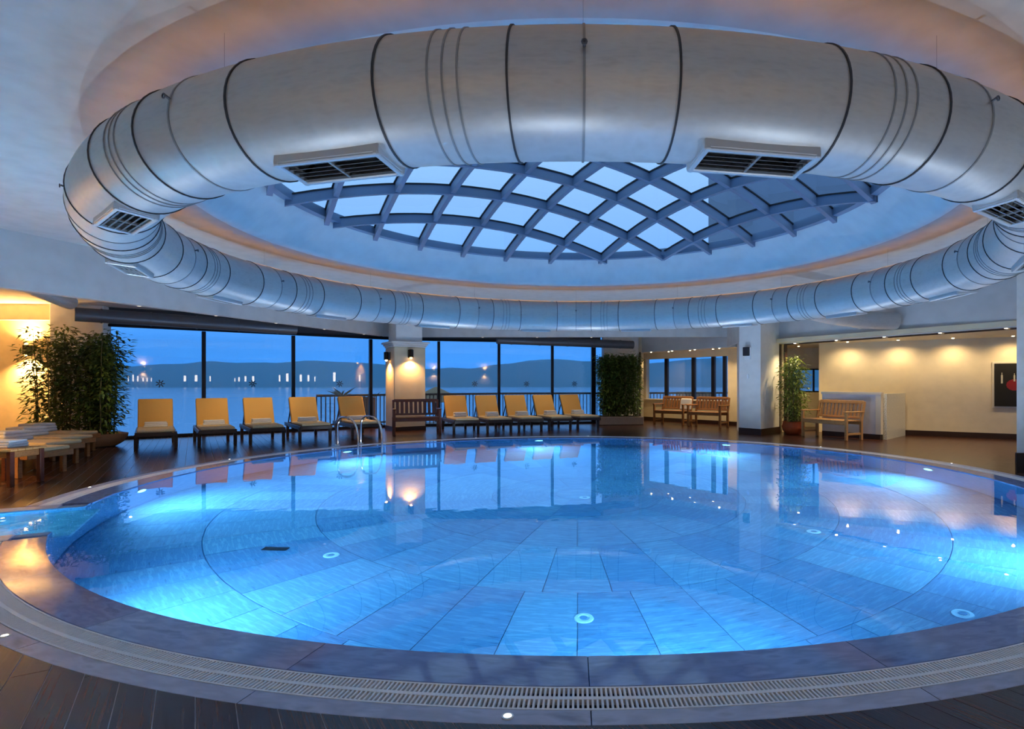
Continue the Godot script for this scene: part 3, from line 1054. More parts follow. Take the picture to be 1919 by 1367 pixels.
func build_small_ducts() -> void:
	var st := begin()
	tube(st, [Vector3(-9.65, 2.60, -11.3), Vector3(-6.67, 2.57, -13.95)], 0.135, 20)
	for k in 5:
		var a := Vector3(-9.65, 2.60, -11.3).lerp(Vector3(-6.67, 2.57, -13.95), 0.1 + 0.2 * k)
		var d := (Vector3(-6.67, 2.57, -13.95) - Vector3(-9.65, 2.60, -11.3)).normalized()
		tube(st, [a - d * 0.015, a + d * 0.015], 0.145, 20)
	tag(obj("air_duct", st, M.grey_duct), "dark grey duct hung along the top of the left windows", "duct", "straight air ducts")
	st = begin()
	tube(st, [Vector3(-2.35, 2.56, -17.15), Vector3(1.75, 2.50, -18.55)], 0.125, 20)
	for k in 5:
		var a := Vector3(-2.35, 2.56, -17.15).lerp(Vector3(1.75, 2.50, -18.55), 0.1 + 0.2 * k)
		var d := Vector3(4.1, -0.06, -1.4).normalized()
		tube(st, [a - d * 0.015, a + d * 0.015], 0.135, 20)
	tag(obj("air_duct", st, M.grey_duct), "dark grey duct above the loungers right of the column", "duct", "straight air ducts")
	st = begin()
	tube(st, [Vector3(-8.35, 2.86, -8.6), Vector3(-8.75, 2.78, -9.6), Vector3(-9.45, 2.78, -10.95)], 0.13, 20)
	tag(obj("air_duct", st, M.duct_1), "blue-lit branch duct above the flat loungers", "duct", "straight air ducts")
	# branch from the ring into the right-hand beam
	st = begin()
	tube(st, [Vector3(4.42, 2.74, -11.50), Vector3(5.2, 2.68, -12.1), Vector3(6.1, 2.64, -12.6), Vector3(6.86, 2.62, -12.70)], 0.19, 24)
	var d2 := Vector3(1.1, -0.02, -0.15).normalized()
	tube(st, [Vector3(6.0, 2.645, -12.58), Vector3(6.06, 2.643, -12.60)], 0.205, 24)
	tag(obj("air_duct", st, M.duct_1), "silvery elbow duct from the ring into the right-hand beam", "duct", "straight air ducts")


# ------------------------------------------------------------------ pool
func build_pool() -> void:
	var pool := thing("swimming_pool", "round blue swimming pool filled level with its stone rim", "pool")
	var c2 := Vector2(CENTRE.x, CENTRE.z)
	# floor slabs in rings
	var rings := [[4.42, 5.50, 60], [3.34, 4.42, 48], [2.26, 3.34, 36], [1.18, 2.26, 24], [0.30, 1.18, 12]]
	var bed := begin()
	lathe(bed, CENTRE, [Vector2(0.01, -DEPTH - 0.012), Vector2(POOL_R + 0.02, -DEPTH - 0.012)], 72, 0, 360, false, -1.0)
	var floor_o := obj("pool_floor", bed, M.pool_joint, pool)
	rng.seed = 9
	for k in rings.size():
		var r = rings[k]
		var st := begin()
		var half: float = 180.0 / r[2]
		var gap := rad_to_deg(0.003 / r[1])
		ring_block(st, r[0] + 0.003, r[1] - 0.003, -DEPTH - 0.02, -DEPTH, -half + gap, half - gap, 3, 0.003)
		st.index()
		var base := st.commit()
		var variants := []
		for m in 5:
			var v: ArrayMesh = base.duplicate()
			v.surface_set_material(0, M["slab_%d" % m])
			variants.append(v)
		for j in r[2]:
			put("slab", variants[rng.randi() % 5], floor_o, Transform3D(Basis(Vector3.UP, deg_to_rad((j + 0.5 * (k % 2)) * 2.0 * half)), CENTRE))
	var hub := begin()
	lathe(hub, CENTRE, [Vector2(0.297, -DEPTH - 0.02), Vector2(0.297, -DEPTH), Vector2(0.0, -DEPTH)], 32, 0, 360, false)
	put("slab", commit(hub, M.slab_2), floor_o)
	# wall: full round below the entry bay's tread, with a gap above it
	var half_deg := rad_to_deg(asin(BAY_HALF / POOL_R))
	var wst := begin()
	lathe(wst, CENTRE, [Vector2(POOL_R, -0.24), Vector2(POOL_R, -DEPTH - 0.02)], 144, 0, 360, true, -1.0)
	lathe(wst, CENTRE, [Vector2(POOL_R, -0.002), Vector2(POOL_R, -0.24)], 144, BAY + half_deg, BAY + 360.0 - half_deg, true, -1.0)
	obj("pool_wall", wst, M.pool_wall_stone, pool)
	# entry bay
	var t := deg_to_rad(BAY)
	var u := Vector3(sin(t), 0, cos(t))
	var s := Vector3(u.z, 0, -u.x)
	var bb := Basis(s, Vector3.UP, s.cross(Vector3.UP))
	var tr := begin()
	box(tr, CENTRE + u * 6.75 + Vector3(0, -0.22, 0), Vector3(BAY_HALF * 2, 0.08, 2.8), bb, 0.01)
	obj("tread", tr, M.tread_stone, pool)
	tr = begin()
	for sg in [-1.0, 1.0]:
		box(tr, CENTRE + u * 6.82 + s * sg * (BAY_HALF + 0.06) + Vector3(0, -0.15, 0), Vector3(0.12, 0.294, 2.7), bb, 0.002)
	box(tr, CENTRE + u * 8.20 + Vector3(0, -0.15, 0), Vector3(BAY_HALF * 2 + 0.24, 0.294, 0.1), bb, 0.002)
	obj("bay_wall", tr, M.pool_wall_stone, pool)
	var border := begin()
	for sg in [-1.0, 1.0]:
		for k in 3:
			box(border, CENTRE + u * (6.06 + 0.77 * k + 0.02) + s * sg * (BAY_HALF + 0.11) + Vector3(0, -0.02, 0), Vector3(0.215, 0.046, 0.762), bb, 0.003)
	box(border, CENTRE + u * 8.30 + Vector3(0, -0.02, 0), Vector3(BAY_HALF * 2 + 0.44, 0.046, 0.22), bb, 0.003)
	obj("bay_border", border, M.coping_1, pool)
	# stone lip and coping, stone by stone
	var half_cut := rad_to_deg(asin((BAY_HALF + 0.22) / LIP_R)) + 0.1
	var n := 26
	var span := (360.0 - 2.0 * half_cut) / n
	var lip_meshes := []
	for k in 3:
		var st := begin()
		ring_block(st, POOL_R - 0.012, LIP_R, -0.06, 0.0, -span / 2 + 0.02, span / 2 - 0.02, 8, 0.004)
		lip_meshes.append(commit(st, M["wet_lip_%d" % k]))
	var cop_meshes := []
	for k in 3:
		var st := begin()
		ring_block(st, GRATE_R, COPING_R, -0.06, 0.0, -span / 2 + 0.02, span / 2 - 0.02, 8, 0.004)
		cop_meshes.append(commit(st, M["coping_%d" % k]))
	for k in n:
		var a := BAY + half_cut + span * (k + 0.5)
		put("lip_stone", lip_meshes[rng.randi() % 3], pool, Transform3D(Basis(Vector3.UP, deg_to_rad(a)), CENTRE))
		put("coping_stone", cop_meshes[rng.randi() % 3], pool, Transform3D(Basis(Vector3.UP, deg_to_rad(a)), CENTRE))
	# gutter under the grate
	var gu := begin()
	lathe(gu, CENTRE, [Vector2(LIP_R - 0.001, 0.0 - 0.004), Vector2(LIP_R - 0.001, -0.42), Vector2(GRATE_R + 0.001, -0.42), Vector2(GRATE_R + 0.001, -0.004)], 144, BAY + half_cut, BAY + 360 - half_cut, false, -1.0)
	obj("gutter", gu, M.gutter, pool)
	# water
	var wst2 := begin()
	var disc := circle(POOL_R - 0.004, 180)
	var merged := Geometry2D.merge_polygons(disc, bay_rect(-0.002, 4.8, 8.14))
	var poly: PackedVector2Array = merged[0]
	var idx := Geometry2D.triangulate_polygon(poly)
	for k in range(0, idx.size(), 3):
		var p := []
		for m in 3:
			p.append(Vector3(poly[idx[k + m]].x, -0.010, poly[idx[k + m]].y))
		tri(wst2, p[0], p[1], p[2], Vector3.UP)
	obj("water_surface", wst2, M.water, pool)
	# floor fittings
	for e in [[0.05, -4.45], [-2.35, -5.62], [0.10, -8.0], [2.55, -6.35], [2.85, -4.35]]:
		var st := begin()
		lathe(st, Vector3(e[0], -DEPTH, e[1]), [Vector2(0.075, 0.0), Vector2(0.070, 0.012), Vector2(0.045, 0.014), Vector2(0.042, 0.006), Vector2(0.0, 0.006)], 24)
		var o := obj("inlet", st, M.fitting_white, pool)
		st = begin()
		lathe(st, Vector3(e[0], -DEPTH + 0.006, e[1]), [Vector2(0.030, 0.0), Vector2(0.028, 0.006), Vector2(0.0, 0.006)], 16)
		obj("inlet_core", st, M.pool_joint, o)
	var dr := begin()
	box(dr, Vector3(-2.95, -DEPTH + 0.006, -5.75), Vector3(0.24, 0.014, 0.09), Basis(), 0.003)
	obj("drain_slot", dr, M.fitting_dark, pool)
	# overflow grate
	var gr := thing("overflow_grate", "white slotted overflow grate running round the pool", "grate", CENTRE)
	var rails := begin()
	var mid := (LIP_R + GRATE_R) / 2
	for e in [[LIP_R + 0.002, LIP_R + 0.012], [mid - 0.011, mid + 0.011], [GRATE_R - 0.012, GRATE_R - 0.002]]:
		lathe(rails, Vector3.ZERO, [Vector2(e[1], -0.025), Vector2(e[1], -0.001), Vector2(e[0], -0.001), Vector2(e[0], -0.025)], 180, BAY + half_cut, BAY + 360 - half_cut, false)
	obj("rails", rails, M.grate_white, gr)
	var slat := begin()
	box(slat, Vector3.ZERO, Vector3(0.0095, 0.024, 0.0655), Basis(), 0.0015)
	var mm := MultiMesh.new()
	mm.transform_format = MultiMesh.TRANSFORM_3D
	mm.mesh = commit(slat, M.grate_white)
	var pitch := 0.0192
	var count := int(deg_to_rad(360.0 - 2 * half_cut) * mid / pitch)
	mm.instance_count = count * 2
	for k in count:
		var a := deg_to_rad(BAY + half_cut) + deg_to_rad(360.0 - 2 * half_cut) * (k + 0.5) / count
		var uu := Vector3(sin(a), 0, cos(a))
		for m in 2:
			var rr := (LIP_R + 0.012 + mid - 0.011) / 2 if m == 0 else (GRATE_R - 0.012 + mid + 0.011) / 2
			mm.set_instance_transform(k * 2 + m, Transform3D(Basis(Vector3.UP, a), uu * rr + Vector3(0, -0.013, 0)))
	var mi := MultiMeshInstance3D.new()
	mi.name = "slats"
	mi.multimesh = mm
	mi.set_meta("kind", "stuff")
	gr.add_child(mi, true)


func build_pool_lights() -> void:
	var spots := ["under the flat loungers", "near the chrome ladder", "below the loungers right of the column", "below the lounge benches", "below the long cream wall", "nearest the pier, out past the right rim", "under the near rim right of the middle", "under the near rim on the left"]
	for k in 8:
		var a := 180.0 - (-99.3 + 45.0 * k)      # measured from the far side, turned to the camera's side
		var o := thing("pool_light", "round underwater lamp in the pool wall " + spots[k], "lamp", ring(a, POOL_R, -0.42), a + 180.0, "underwater pool lamps")
		var st := begin()
		var face := []
		tube(st, [Vector3(0, 0, -0.01), Vector3(0, 0, 0.025)], 0.11, 24, false)
		tube(st, [Vector3(0, 0, 0.020), Vector3(0, 0, 0.024)], 0.11, 24, true)
		obj("rim", st, M.lamp_rim, o)
		st = begin()
		tube(st, [Vector3(0, 0, 0.024), Vector3(0, 0, 0.034)], 0.088, 24, true, 0.07)
		obj("lens", st, M.pool_lamp_glow, o)
		spot(o, Vector3(0, 0, 0.06), Vector3(0, -0.6, 1), POOL_LIGHT, POOL_ENERGY, 72.0, 0.09, 1.0)
	var b := thing("pool_light", "small underwater lamp at the end of the entry bay", "lamp", ring(BAY, 8.13, -0.10), BAY + 180.0, "underwater pool lamps")
	var s2 := begin()
	tube(s2, [Vector3(0, 0, -0.01), Vector3(0, 0, 0.02)], 0.06, 20)
	obj("rim", s2, M.lamp_rim, b)
	s2 = begin()
	tube(s2, [Vector3(0, 0, 0.02), Vector3(0, 0, 0.028)], 0.048, 20, true, 0.04)
	obj("lens", s2, M.pool_lamp_glow, b)
	spot(b, Vector3(0, 0, 0.05), Vector3(0, -0.03, 1), Color(0.70, 0.92, 1.0), 40.0, 60.0, 0.04, 1.0)


func build_floor_lights() -> void:
	# little uplights let into the coping, one under each bay of the duct
	var where := ["in front of the viewer", "right of the viewer", "by the right wall", "before the pier", "beside the pier", "before the long cream wall", "before the pale teak bench", "before the white pillar", "before the bamboo hedge", "before the middle loungers", "before the brown bench", "before the tall left windows", "before the flat loungers", "left of the viewer"]
	for k in 14:
		var a := -2.5 + 360.0 / 14.0 * k
		if absf(fposmod(a - BAY + 180.0, 360.0) - 180.0) < 9.0:
			a -= 9.0
		var o := thing("floor_light", "small round uplight set in the pool coping " + where[k], "lamp", ring(a, (GRATE_R + COPING_R) / 2, 0.0), a, "uplights in the coping")
		var st := begin()
		lathe(st, Vector3.ZERO, [Vector2(0.024, 0.0), Vector2(0.023, 0.004), Vector2(0.016, 0.005), Vector2(0.015, 0.003)], 20)
		obj("ring", st, M.lamp_rim, o)
		st = begin()
		lathe(st, Vector3.ZERO, [Vector2(0.016, 0.002), Vector2(0.011, 0.006), Vector2(0.0, 0.0075)], 16)
		obj("lens", st, M.floor_lamp_glow, o)
		spot(o, Vector3(0, 0.02, 0), Vector3(0, 1, 0.12), FLOOR_LIGHT, FLOOR_ENERGY, 84.0, 0.02, 0.8)


func build_ladder() -> void:
	var a := -130.5
	var o := thing("pool_ladder", "chrome ladder with two curved rails at the pool's far left edge", "ladder", ring(a, POOL_R), a)
	for sg in [-1.0, 1.0]:
		var pts := [Vector3(0.26 * sg, 0.0, 0.74)]
		for p in [[0.74, 0.35], [0.72, 0.46], [0.66, 0.545], [0.56, 0.585], [0.40, 0.59], [0.22, 0.57], [0.08, 0.51], [-0.02, 0.40], [-0.07, 0.26], [-0.08, 0.10], [-0.08, -0.3], [-0.08, -0.95]]:
			pts.append(Vector3(0.26 * sg, p[1], p[0]))
		var st := begin()
		tube(st, pts, 0.021, 12)
		var r := obj("rail", st, M.steel, o)
		st = begin()
		lathe(st, Vector3(0.26 * sg, 0, 0.74), [Vector2(0.055, 0), Vector2(0.05, 0.012), Vector2(0.022, 0.016)], 16)
		obj("foot_plate", st, M.steel, r)
	for y in [-0.28, -0.54, -0.80]:
		var st := begin()
		box(st, Vector3(0, y, -0.08), Vector3(0.50, 0.03, 0.08), Basis(), 0.008)
		obj("tread", st, M.steel, o)


# ------------------------------------------------------------------ furniture
func make_lounger(label: String, group: String, raised: bool, frame: Material) -> Node3D:
	# local +z is the foot end
	var o := thing("sun_lounger", label, "sun lounger", Vector3.ZERO, 0, group)
	var st := begin()
	for sg in [-1.0, 1.0]:
		box(st, Vector3(0.31 * sg, 0.29, 0.0), Vector3(0.045, 0.09, 1.90))
	for z in [-0.93, -0.22, 0.93]:
		box(st, Vector3(0, 0.29, z), Vector3(0.60, 0.08, 0.045))
	obj("frame", st, frame, o)
	for sx in [-1.0, 1.0]:
		for z in [-0.62, 0.80]:
			st = begin()
			box(st, Vector3(0.315 * sx, 0.145, z), Vector3(0.062, 0.29, 0.062))
			obj("leg", st, frame, o)
	for k in 9:
		st = begin()
		box(st, Vector3(0, 0.322, -0.14 + 0.128 * k), Vector3(0.58, 0.018, 0.09), Basis(), 0.004)
		obj("slat", st, frame, o)
	st = begin()
	box(st, Vector3(0, 0.358, 0.35), Vector3(0.60, 0.055, 1.16), Basis(), 0.022)
	obj("seat_pad", st, M.seat_fabric, o)
	var an := deg_to_rad(58.0 if raised else 3.0)
	var hinge := Vector3(0, 0.345, -0.24)
	var dirb := Vector3(0, sin(an), -cos(an))
	var nb := Vector3(0, cos(an), sin(an))
	var b := Basis(Vector3.RIGHT, nb, Vector3.RIGHT.cross(nb))
	st = begin()
	box(st, hinge + dirb * 0.345 + nb * 0.02, Vector3(0.60, 0.055, 0.69), b, 0.022)
	obj("backrest", st, M.tan_fabric if raised else M.seat_fabric, o)
	st = begin()
	for sg in [-1.0, 1.0]:
		box(st, hinge + dirb * 0.34 + Vector3(0.285 * sg, 0, 0) - nb * 0.025, Vector3(0.035, 0.03, 0.68), b, 0.005)
	box(st, hinge + dirb * 0.66 - nb * 0.025, Vector3(0.57, 0.03, 0.035), b, 0.005)
	if raised:
		for sg in [-1.0, 1.0]:
			bar(st, hinge + dirb * 0.45 + Vector3(0.27 * sg, 0, 0) - nb * 0.03, Vector3(0.27 * sg, 0.31, -0.80), 0.025, 0.025)
	obj("back_frame", st, frame, o)
	return o


func towel(label: String, at: Vector3, turn: float, group: String, size := Vector3(0.40, 0.10, 0.20)) -> void:
	var st := begin()
	var n := 3
	for k in n:
		var y := size.y / n * (k + 0.5)
		box(st, Vector3(0.006 * (k % 2), y, -0.004 * k), Vector3(size.x - 0.012 * k, size.y / n + 0.004, size.z - 0.010 * k), Basis(Vector3.UP, 0.03 * (k - 1)), size.y / n * 0.45)
	var o := obj("towel", st, M.towel)
	o.position = at
	o.rotation_degrees.y = turn
	tag(o, label, "towel", group)


func build_loungers() -> void:
	var grp := "raised loungers in front of the windows"
	var turn := 36.0
	var n := Vector3(sin(deg_to_rad(turn)), 0, cos(deg_to_rad(turn)))
	var fronts := [Vector3(-8.05, 0, -11.25), Vector3(-7.25, 0, -11.88), Vector3(-6.52, 0, -12.42), Vector3(-5.78, 0, -13.05), Vector3(-4.85, 0, -13.65)]
	var order := ["first", "second", "third", "fourth"]
	var proto: Node3D
	for k in 5:
		var label: String = "raised tan lounger with dark legs, %s from the left-hand bamboo" % order[k] if k < 4 else "raised tan lounger beside the brown bench and behind the chrome ladder"
		var p: Vector3 = fronts[k] - n * 0.95
		if k == 0:
			proto = make_lounger(label, grp, true, M.dark_wood)
			proto.position = p
			proto.rotation_degrees.y = turn
		else:
			dup(proto, label, p, turn)
		var tl: String = "folded white towel on the %s raised lounger from the left-hand bamboo" % order[k] if k < 4 else "folded white towel on the lounger behind the chrome ladder"
		towel(tl, p + Vector3(0, 0.386, 0) + n * (-0.02), turn, "folded towels on the raised loungers")
	turn = 24.0
	n = Vector3(sin(deg_to_rad(turn)), 0, cos(deg_to_rad(turn)))
	var fr := [Vector3(-2.80, 0, -15.0), Vector3(-1.98, 0, -15.25), Vector3(-1.20, 0, -15.6), Vector3(-0.42, 0, -16.0), Vector3(0.36, 0, -16.4)]
	var ord2 := ["next to the brown bench", "second from the brown bench", "midway between brown bench and hedge", "second from the right-hand hedge", "nearest the right-hand hedge"]
	for k in 5:
		var p: Vector3 = fr[k] - n * 0.95
		dup(proto, "raised tan lounger right of the column, " + ord2[k], p, turn)
		towel("folded cream towel on the lounger right of the column, " + ord2[k], p + Vector3(0, 0.386, 0) + n * 0.08, turn, "folded towels on the raised loungers", Vector3(0.34, 0.12, 0.22))
	# flat loungers on the left
	var feet := [Vector3(-8.99, 0, -10.75), Vector3(-8.37, 0, -9.88), Vector3(-7.82, 0, -9.0), Vector3(-7.25, 0, -8.12)]
	var ord3 := ["farthest of the row, by the round planter", "third from the side table", "second from the side table", "next to the wooden side table"]
	var flat: Node3D
	turn = 86.0
	n = Vector3(sin(deg_to_rad(turn)), 0, cos(deg_to_rad(turn)))
	for k in 4:
		var p: Vector3 = feet[k] - n * 0.95
		var label: String = "flat teak lounger with pale pad, " + ord3[k]
		if k == 0:
			flat = make_lounger(label, "flat loungers on the left", false, M.teak)
			flat.position = p
			flat.rotation_degrees.y = turn
		else:
			dup(flat, label, p, turn)
		if k < 3:
			towel("thick white towel on the flat lounger " + ord3[k], p + Vector3(0, 0.386, 0) + n * 0.02, turn, "towels on the flat loungers", Vector3(0.46, 0.15, 0.34))
	# side table
	var t := thing("side_table", "square wooden side table with dark legs at the picture's left edge", "table", Vector3(-7.14, 0, -7.38), 0)
	for k in 5:
		var st := begin()
		box(st, Vector3(0, 0.445, -0.2 + 0.1 * k), Vector3(0.54, 0.028, 0.092), Basis(), 0.005)
		obj("slat", st, M.pale_teak, t)
	var st2 := begin()
	for sg in [-1.0, 1.0]:
		box(st2, Vector3(0, 0.39, 0.2 * sg), Vector3(0.46, 0.08, 0.03))
		box(st2, Vector3(0.22 * sg, 0.39, 0), Vector3(0.03, 0.08, 0.40))
	obj("apron", st2, M.teak, t)
	for sx in [-1.0, 1.0]:
		for sz in [-1.0, 1.0]:
			st2 = begin()
			box(st2, Vector3(0.225 * sx, 0.215, 0.2 * sz), Vector3(0.06, 0.43, 0.06))
			obj("leg", st2, M.mahogany, t)
	towel("stacked white towels on the wooden side table", Vector3(-7.2, 0.46, -7.4), 4, "towels on the side table", Vector3(0.34, 0.09, 0.3))


func make_bench(called: String, label: String, w: float, m: Material, group: String) -> Node3D:
	var o := thing(called, label, "bench", Vector3.ZERO, 0, group)
	for sx in [-1.0, 1.0]:
		var st := begin()
		box(st, Vector3((w / 2 - 0.035) * sx, 0.31, 0.24), Vector3(0.06, 0.62, 0.06))
		obj("leg", st, m, o)
		st = begin()
		bar(st, Vector3((w / 2 - 0.035) * sx, 0, -0.22), Vector3((w / 2 - 0.035) * sx, 0.44, -0.22), 0.06, 0.06)
		bar(st, Vector3((w / 2 - 0.035) * sx, 0.40, -0.22), Vector3((w / 2 - 0.035) * sx, 0.86, -0.32), 0.06, 0.05)
		obj("leg", st, m, o)
		st = begin()
		box(st, Vector3((w / 2 - 0.035) * sx, 0.635, -0.0), Vector3(0.075, 0.03, 0.60))
		obj("armrest", st, m, o)
		st = begin()
		box(st, Vector3((w / 2 - 0.035) * sx, 0.14, 0.0), Vector3(0.03, 0.05, 0.42))
		obj("stretcher", st, m, o)
	var st := begin()
	box(st, Vector3(0, 0.38, 0.24), Vector3(w - 0.1, 0.075, 0.03))
	box(st, Vector3(0, 0.38, -0.22), Vector3(w - 0.1, 0.075, 0.03))
	obj("apron", st, m, o)
	for k in 5:
		st = begin()
		box(st, Vector3(0, 0.43, 0.215 - 0.1 * k), Vector3(w - 0.1, 0.024, 0.085), Basis(), 0.005)
		obj("seat_slat", st, m, o)
	st = begin()
	var tilt := Basis(Vector3.RIGHT, -0.21)
	box(st, Vector3(0, 0.845, -0.315), Vector3(w - 0.1, 0.075, 0.035), tilt)
	obj("top_rail", st, m, o)
	st = begin()
	box(st, Vector3(0, 0.50, -0.242), Vector3(w - 0.1, 0.05, 0.03), tilt)
	obj("lower_rail", st, m, o)
	var n := int((w - 0.12) / 0.105)
	for k in n:
		st = begin()
		box(st, Vector3(-(w - 0.16) / 2 + (w - 0.16) * (k + 0.5) / n, 0.67, -0.278), Vector3(0.072, 0.33, 0.018), tilt, 0.004)
		obj("back_slat", st, m, o)
	return o


func build_benches() -> void:
	var a := make_bench("garden_bench", "dark brown wooden bench standing against the square column", 1.16, M.mahogany, "")
	a.position = Vector3(-4.02, 0, -14.72)
	a.rotation_degrees.y = 20
	var grp := "teak benches round the lounge and side room"
	var b := make_bench("garden_bench", "teak slat-back bench in the lounge, nearer the bamboo hedge", 1.12, M.teak, grp)
	b.position = Vector3(2.98, 0, -18.42)
	b.rotation_degrees.y = -42
	dup(b, "teak slat-back bench in the lounge, nearer the white pillar", Vector3(3.86, 0, -17.42), -42)
	var c := make_bench("garden_bench", "pale teak bench between the potted tree and the low white wall", 1.34, M.pale_teak, grp)
	c.position = Vector3(5.92, 0, -13.72)
	c.rotation_degrees.y = -66
	# cushion on the lounge bench
	var st := begin()
	box(st, Vector3.ZERO, Vector3(0.38, 0.36, 0.10), Basis(), 0.045)
	var cu := obj("cushion", st, M.towel)
	cu.position = Vector3(3.376, 0.635, -18.30)
	cu.rotation_degrees = Vector3(-12, -42, 0)
	tag(cu, "white square cushion between the two lounge benches", "cushion")


# ------------------------------------------------------------------ plants
func leaves(st: SurfaceTool, at: Vector3, dir: Vector3, length: float, width: float) -> void:
	var side := dir.cross(Vector3.UP)
	side = Vector3.RIGHT if side.length() < 0.1 else side.normalized()
	var n := side.cross(dir).normalized()
	var m := at + dir * length * 0.45 + n * length * 0.06
	var tip := at + dir * length - n * length * 0.08
	tri(st, at, m + side * width, tip, n)
	tri(st, at, tip, m - side * width, n)


func bamboo(o: Node3D, count: int, ext: Vector2, h0: float, h1: float, per: int, mats: Array, y0: float, leaf := 0.11, spread := 0.2) -> void:
	var st := [begin(), begin(), begin()]
	for k in count:
		var base := Vector3(rng.randf_range(-ext.x, ext.x), y0, rng.randf_range(-ext.y, ext.y))
		var h := rng.randf_range(h0, h1)
		var lean := Vector3(rng.randf_range(-0.05, 0.05), 0, rng.randf_range(-0.04, 0.04)) + Vector3(base.x, 0, base.z) * 0.12
		var pts := []
		for j in 6:
			var f := j / 5.0
			pts.append(base + Vector3(0, (h - y0) * f, 0) + lean * f * f + Vector3(rng.randf_range(-0.01, 0.01), 0, rng.randf_range(-0.01, 0.01)))
		var cs := begin()
		tube(cs, pts, 0.013, 6, false, 0.005)
		obj("culm", cs, M.culm, o)
		for j in per:
			var f := pow(rng.randf_range(0.02, 1.0), 0.85)
			var p: Vector3 = pts[int(f * 4.999)].lerp(pts[mini(int(f * 4.999) + 1, 5)], fposmod(f * 4.999, 1.0))
			var an := rng.randf() * TAU
			var reach := rng.randf() * spread * (1.0 if f > 0.12 else 0.5)
			var q := p + Vector3(cos(an) * reach, rng.randf_range(-0.05, 0.10), sin(an) * reach)
			var d := Vector3(cos(an + rng.randf_range(-0.9, 0.9)), rng.randf_range(-0.75, 0.35), sin(an + rng.randf_range(-0.9, 0.9))).normalized()
			leaves(st[rng.randi() % 3], q, d, leaf * rng.randf_range(0.7, 1.25), leaf * 0.2)
	for k in 3:
		var f := obj("foliage", st[k], M[mats[k]], o)
		f.set_meta("kind", "stuff")


func build_plants() -> void:
	rng.seed = 77
	var a := thing("bamboo", "tall dark bamboo clump in a low round planter by the left windows", "plant", Vector3(-9.98, 0, -11.78))
	var st := begin()
	lathe(st, Vector3.ZERO, [Vector2(0.40, 0.0), Vector2(0.50, 0.10), Vector2(0.545, 0.21), Vector2(0.55, 0.27), Vector2(0.50, 0.27), Vector2(0.49, 0.22)], 40, 0, 360, true, 1.0, 1.65)
	obj("planter", st, M.sand_pot, a)
	st = begin()
	lathe(st, Vector3.ZERO, [Vector2(0.50, 0.225), Vector2(0.3, 0.24), Vector2(0.0, 0.245)], 32, 0, 360, true, 1.0, 1.65)
	obj("soil", st, M.soil, a)
	bamboo(a, 26, Vector2(0.66, 0.30), 1.9, 2.36, 330, ["leaf_0", "leaf_0", "leaf_1"], 0.22, 0.125, 0.22)
	var b := thing("bamboo", "bamboo hedge in a stone trough between the windows and the lounge", "plant", Vector3(1.32, 0, -18.35), 8)
	st = begin()
	box(st, Vector3(0, 0.13, 0), Vector3(1.42, 0.26, 0.52), Basis(), 0.02)
	obj("planter", st, M.stone_planter, b)
	st = begin()
	box(st, Vector3(0, 0.262, 0), Vector3(1.32, 0.01, 0.42), Basis(), 0.002)
	obj("soil", st, M.soil, b)
	bamboo(b, 30, Vector2(0.58, 0.16), 1.95, 2.18, 330, ["leaf_0", "leaf_1", "leaf_1"], 0.26, 0.13, 0.16)
	var c := thing("potted_tree", "leafy green shrub in a round terracotta pot beside the pale bench", "plant", Vector3(5.40, 0, -14.72))
	st = begin()
	lathe(st, Vector3.ZERO, [Vector2(0.0, 0.0), Vector2(0.17, 0.0), Vector2(0.25, 0.10), Vector2(0.275, 0.20), Vector2(0.25, 0.30), Vector2(0.265, 0.325), Vector2(0.24, 0.33), Vector2(0.22, 0.29)], 36)
	obj("pot", st, M.terracotta, c)
	st = begin()
	lathe(st, Vector3.ZERO, [Vector2(0.23, 0.29), Vector2(0.0, 0.30)], 24)
	obj("soil", st, M.soil, c)
	bamboo(c, 13, Vector2(0.15, 0.15), 1.45, 1.98, 210, ["leaf_1", "leaf_2", "leaf_2"], 0.29, 0.10, 0.26)


# ------------------------------------------------------------------ lamps
func sconce(label: String, at: Vector3, turn: float, energy: float, up := 0.0, color := WARM) -> void:
	# local +z points away from the wall
	var o := thing("wall_sconce", label, "lamp", at, turn, "warm wall sconces")
	var st := begin()
	box(st, Vector3(0, 0, 0.008), Vector3(0.12, 0.22, 0.016), Basis(), 0.004)
	obj("back_plate", st, M.sconce_metal, o)
	st = begin()
	lathe(st, Vector3(0, -0.10, 0.09), [Vector2(0.062, 0.0), Vector2(0.066, 0.0), Vector2(0.066, 0.20), Vector2(0.050, 0.215), Vector2(0.0, 0.215)], 24, 0, 360, false)
	obj("shade", st, M.sconce_metal, o)
	st = begin()
	lathe(st, Vector3(0, -0.145, 0.09), [Vector2(0.0, 0.0), Vector2(0.022, 0.008), Vector2(0.034, 0.03), Vector2(0.030, 0.055), Vector2(0.018, 0.09), Vector2(0.0, 0.09)], 16)
	obj("bulb", st, M.bulb, o)
	spot(o, Vector3(0, -0.16, 0.095), Vector3(0, -1, 0.04), color, energy, 72.0, 0.03, 0.9)
	if up > 0.0:
		st = begin()
		lathe(st, Vector3(0, 0.118, 0.09), [Vector2(0.034, 0.0), Vector2(0.028, 0.03), Vector2(0.0, 0.04)], 16)
		obj("bulb", st, M.bulb, o)
		spot(o, Vector3(0, 0.175, 0.095), Vector3(0, 1, 0.15), color, up, 80.0, 0.03, 0.9)


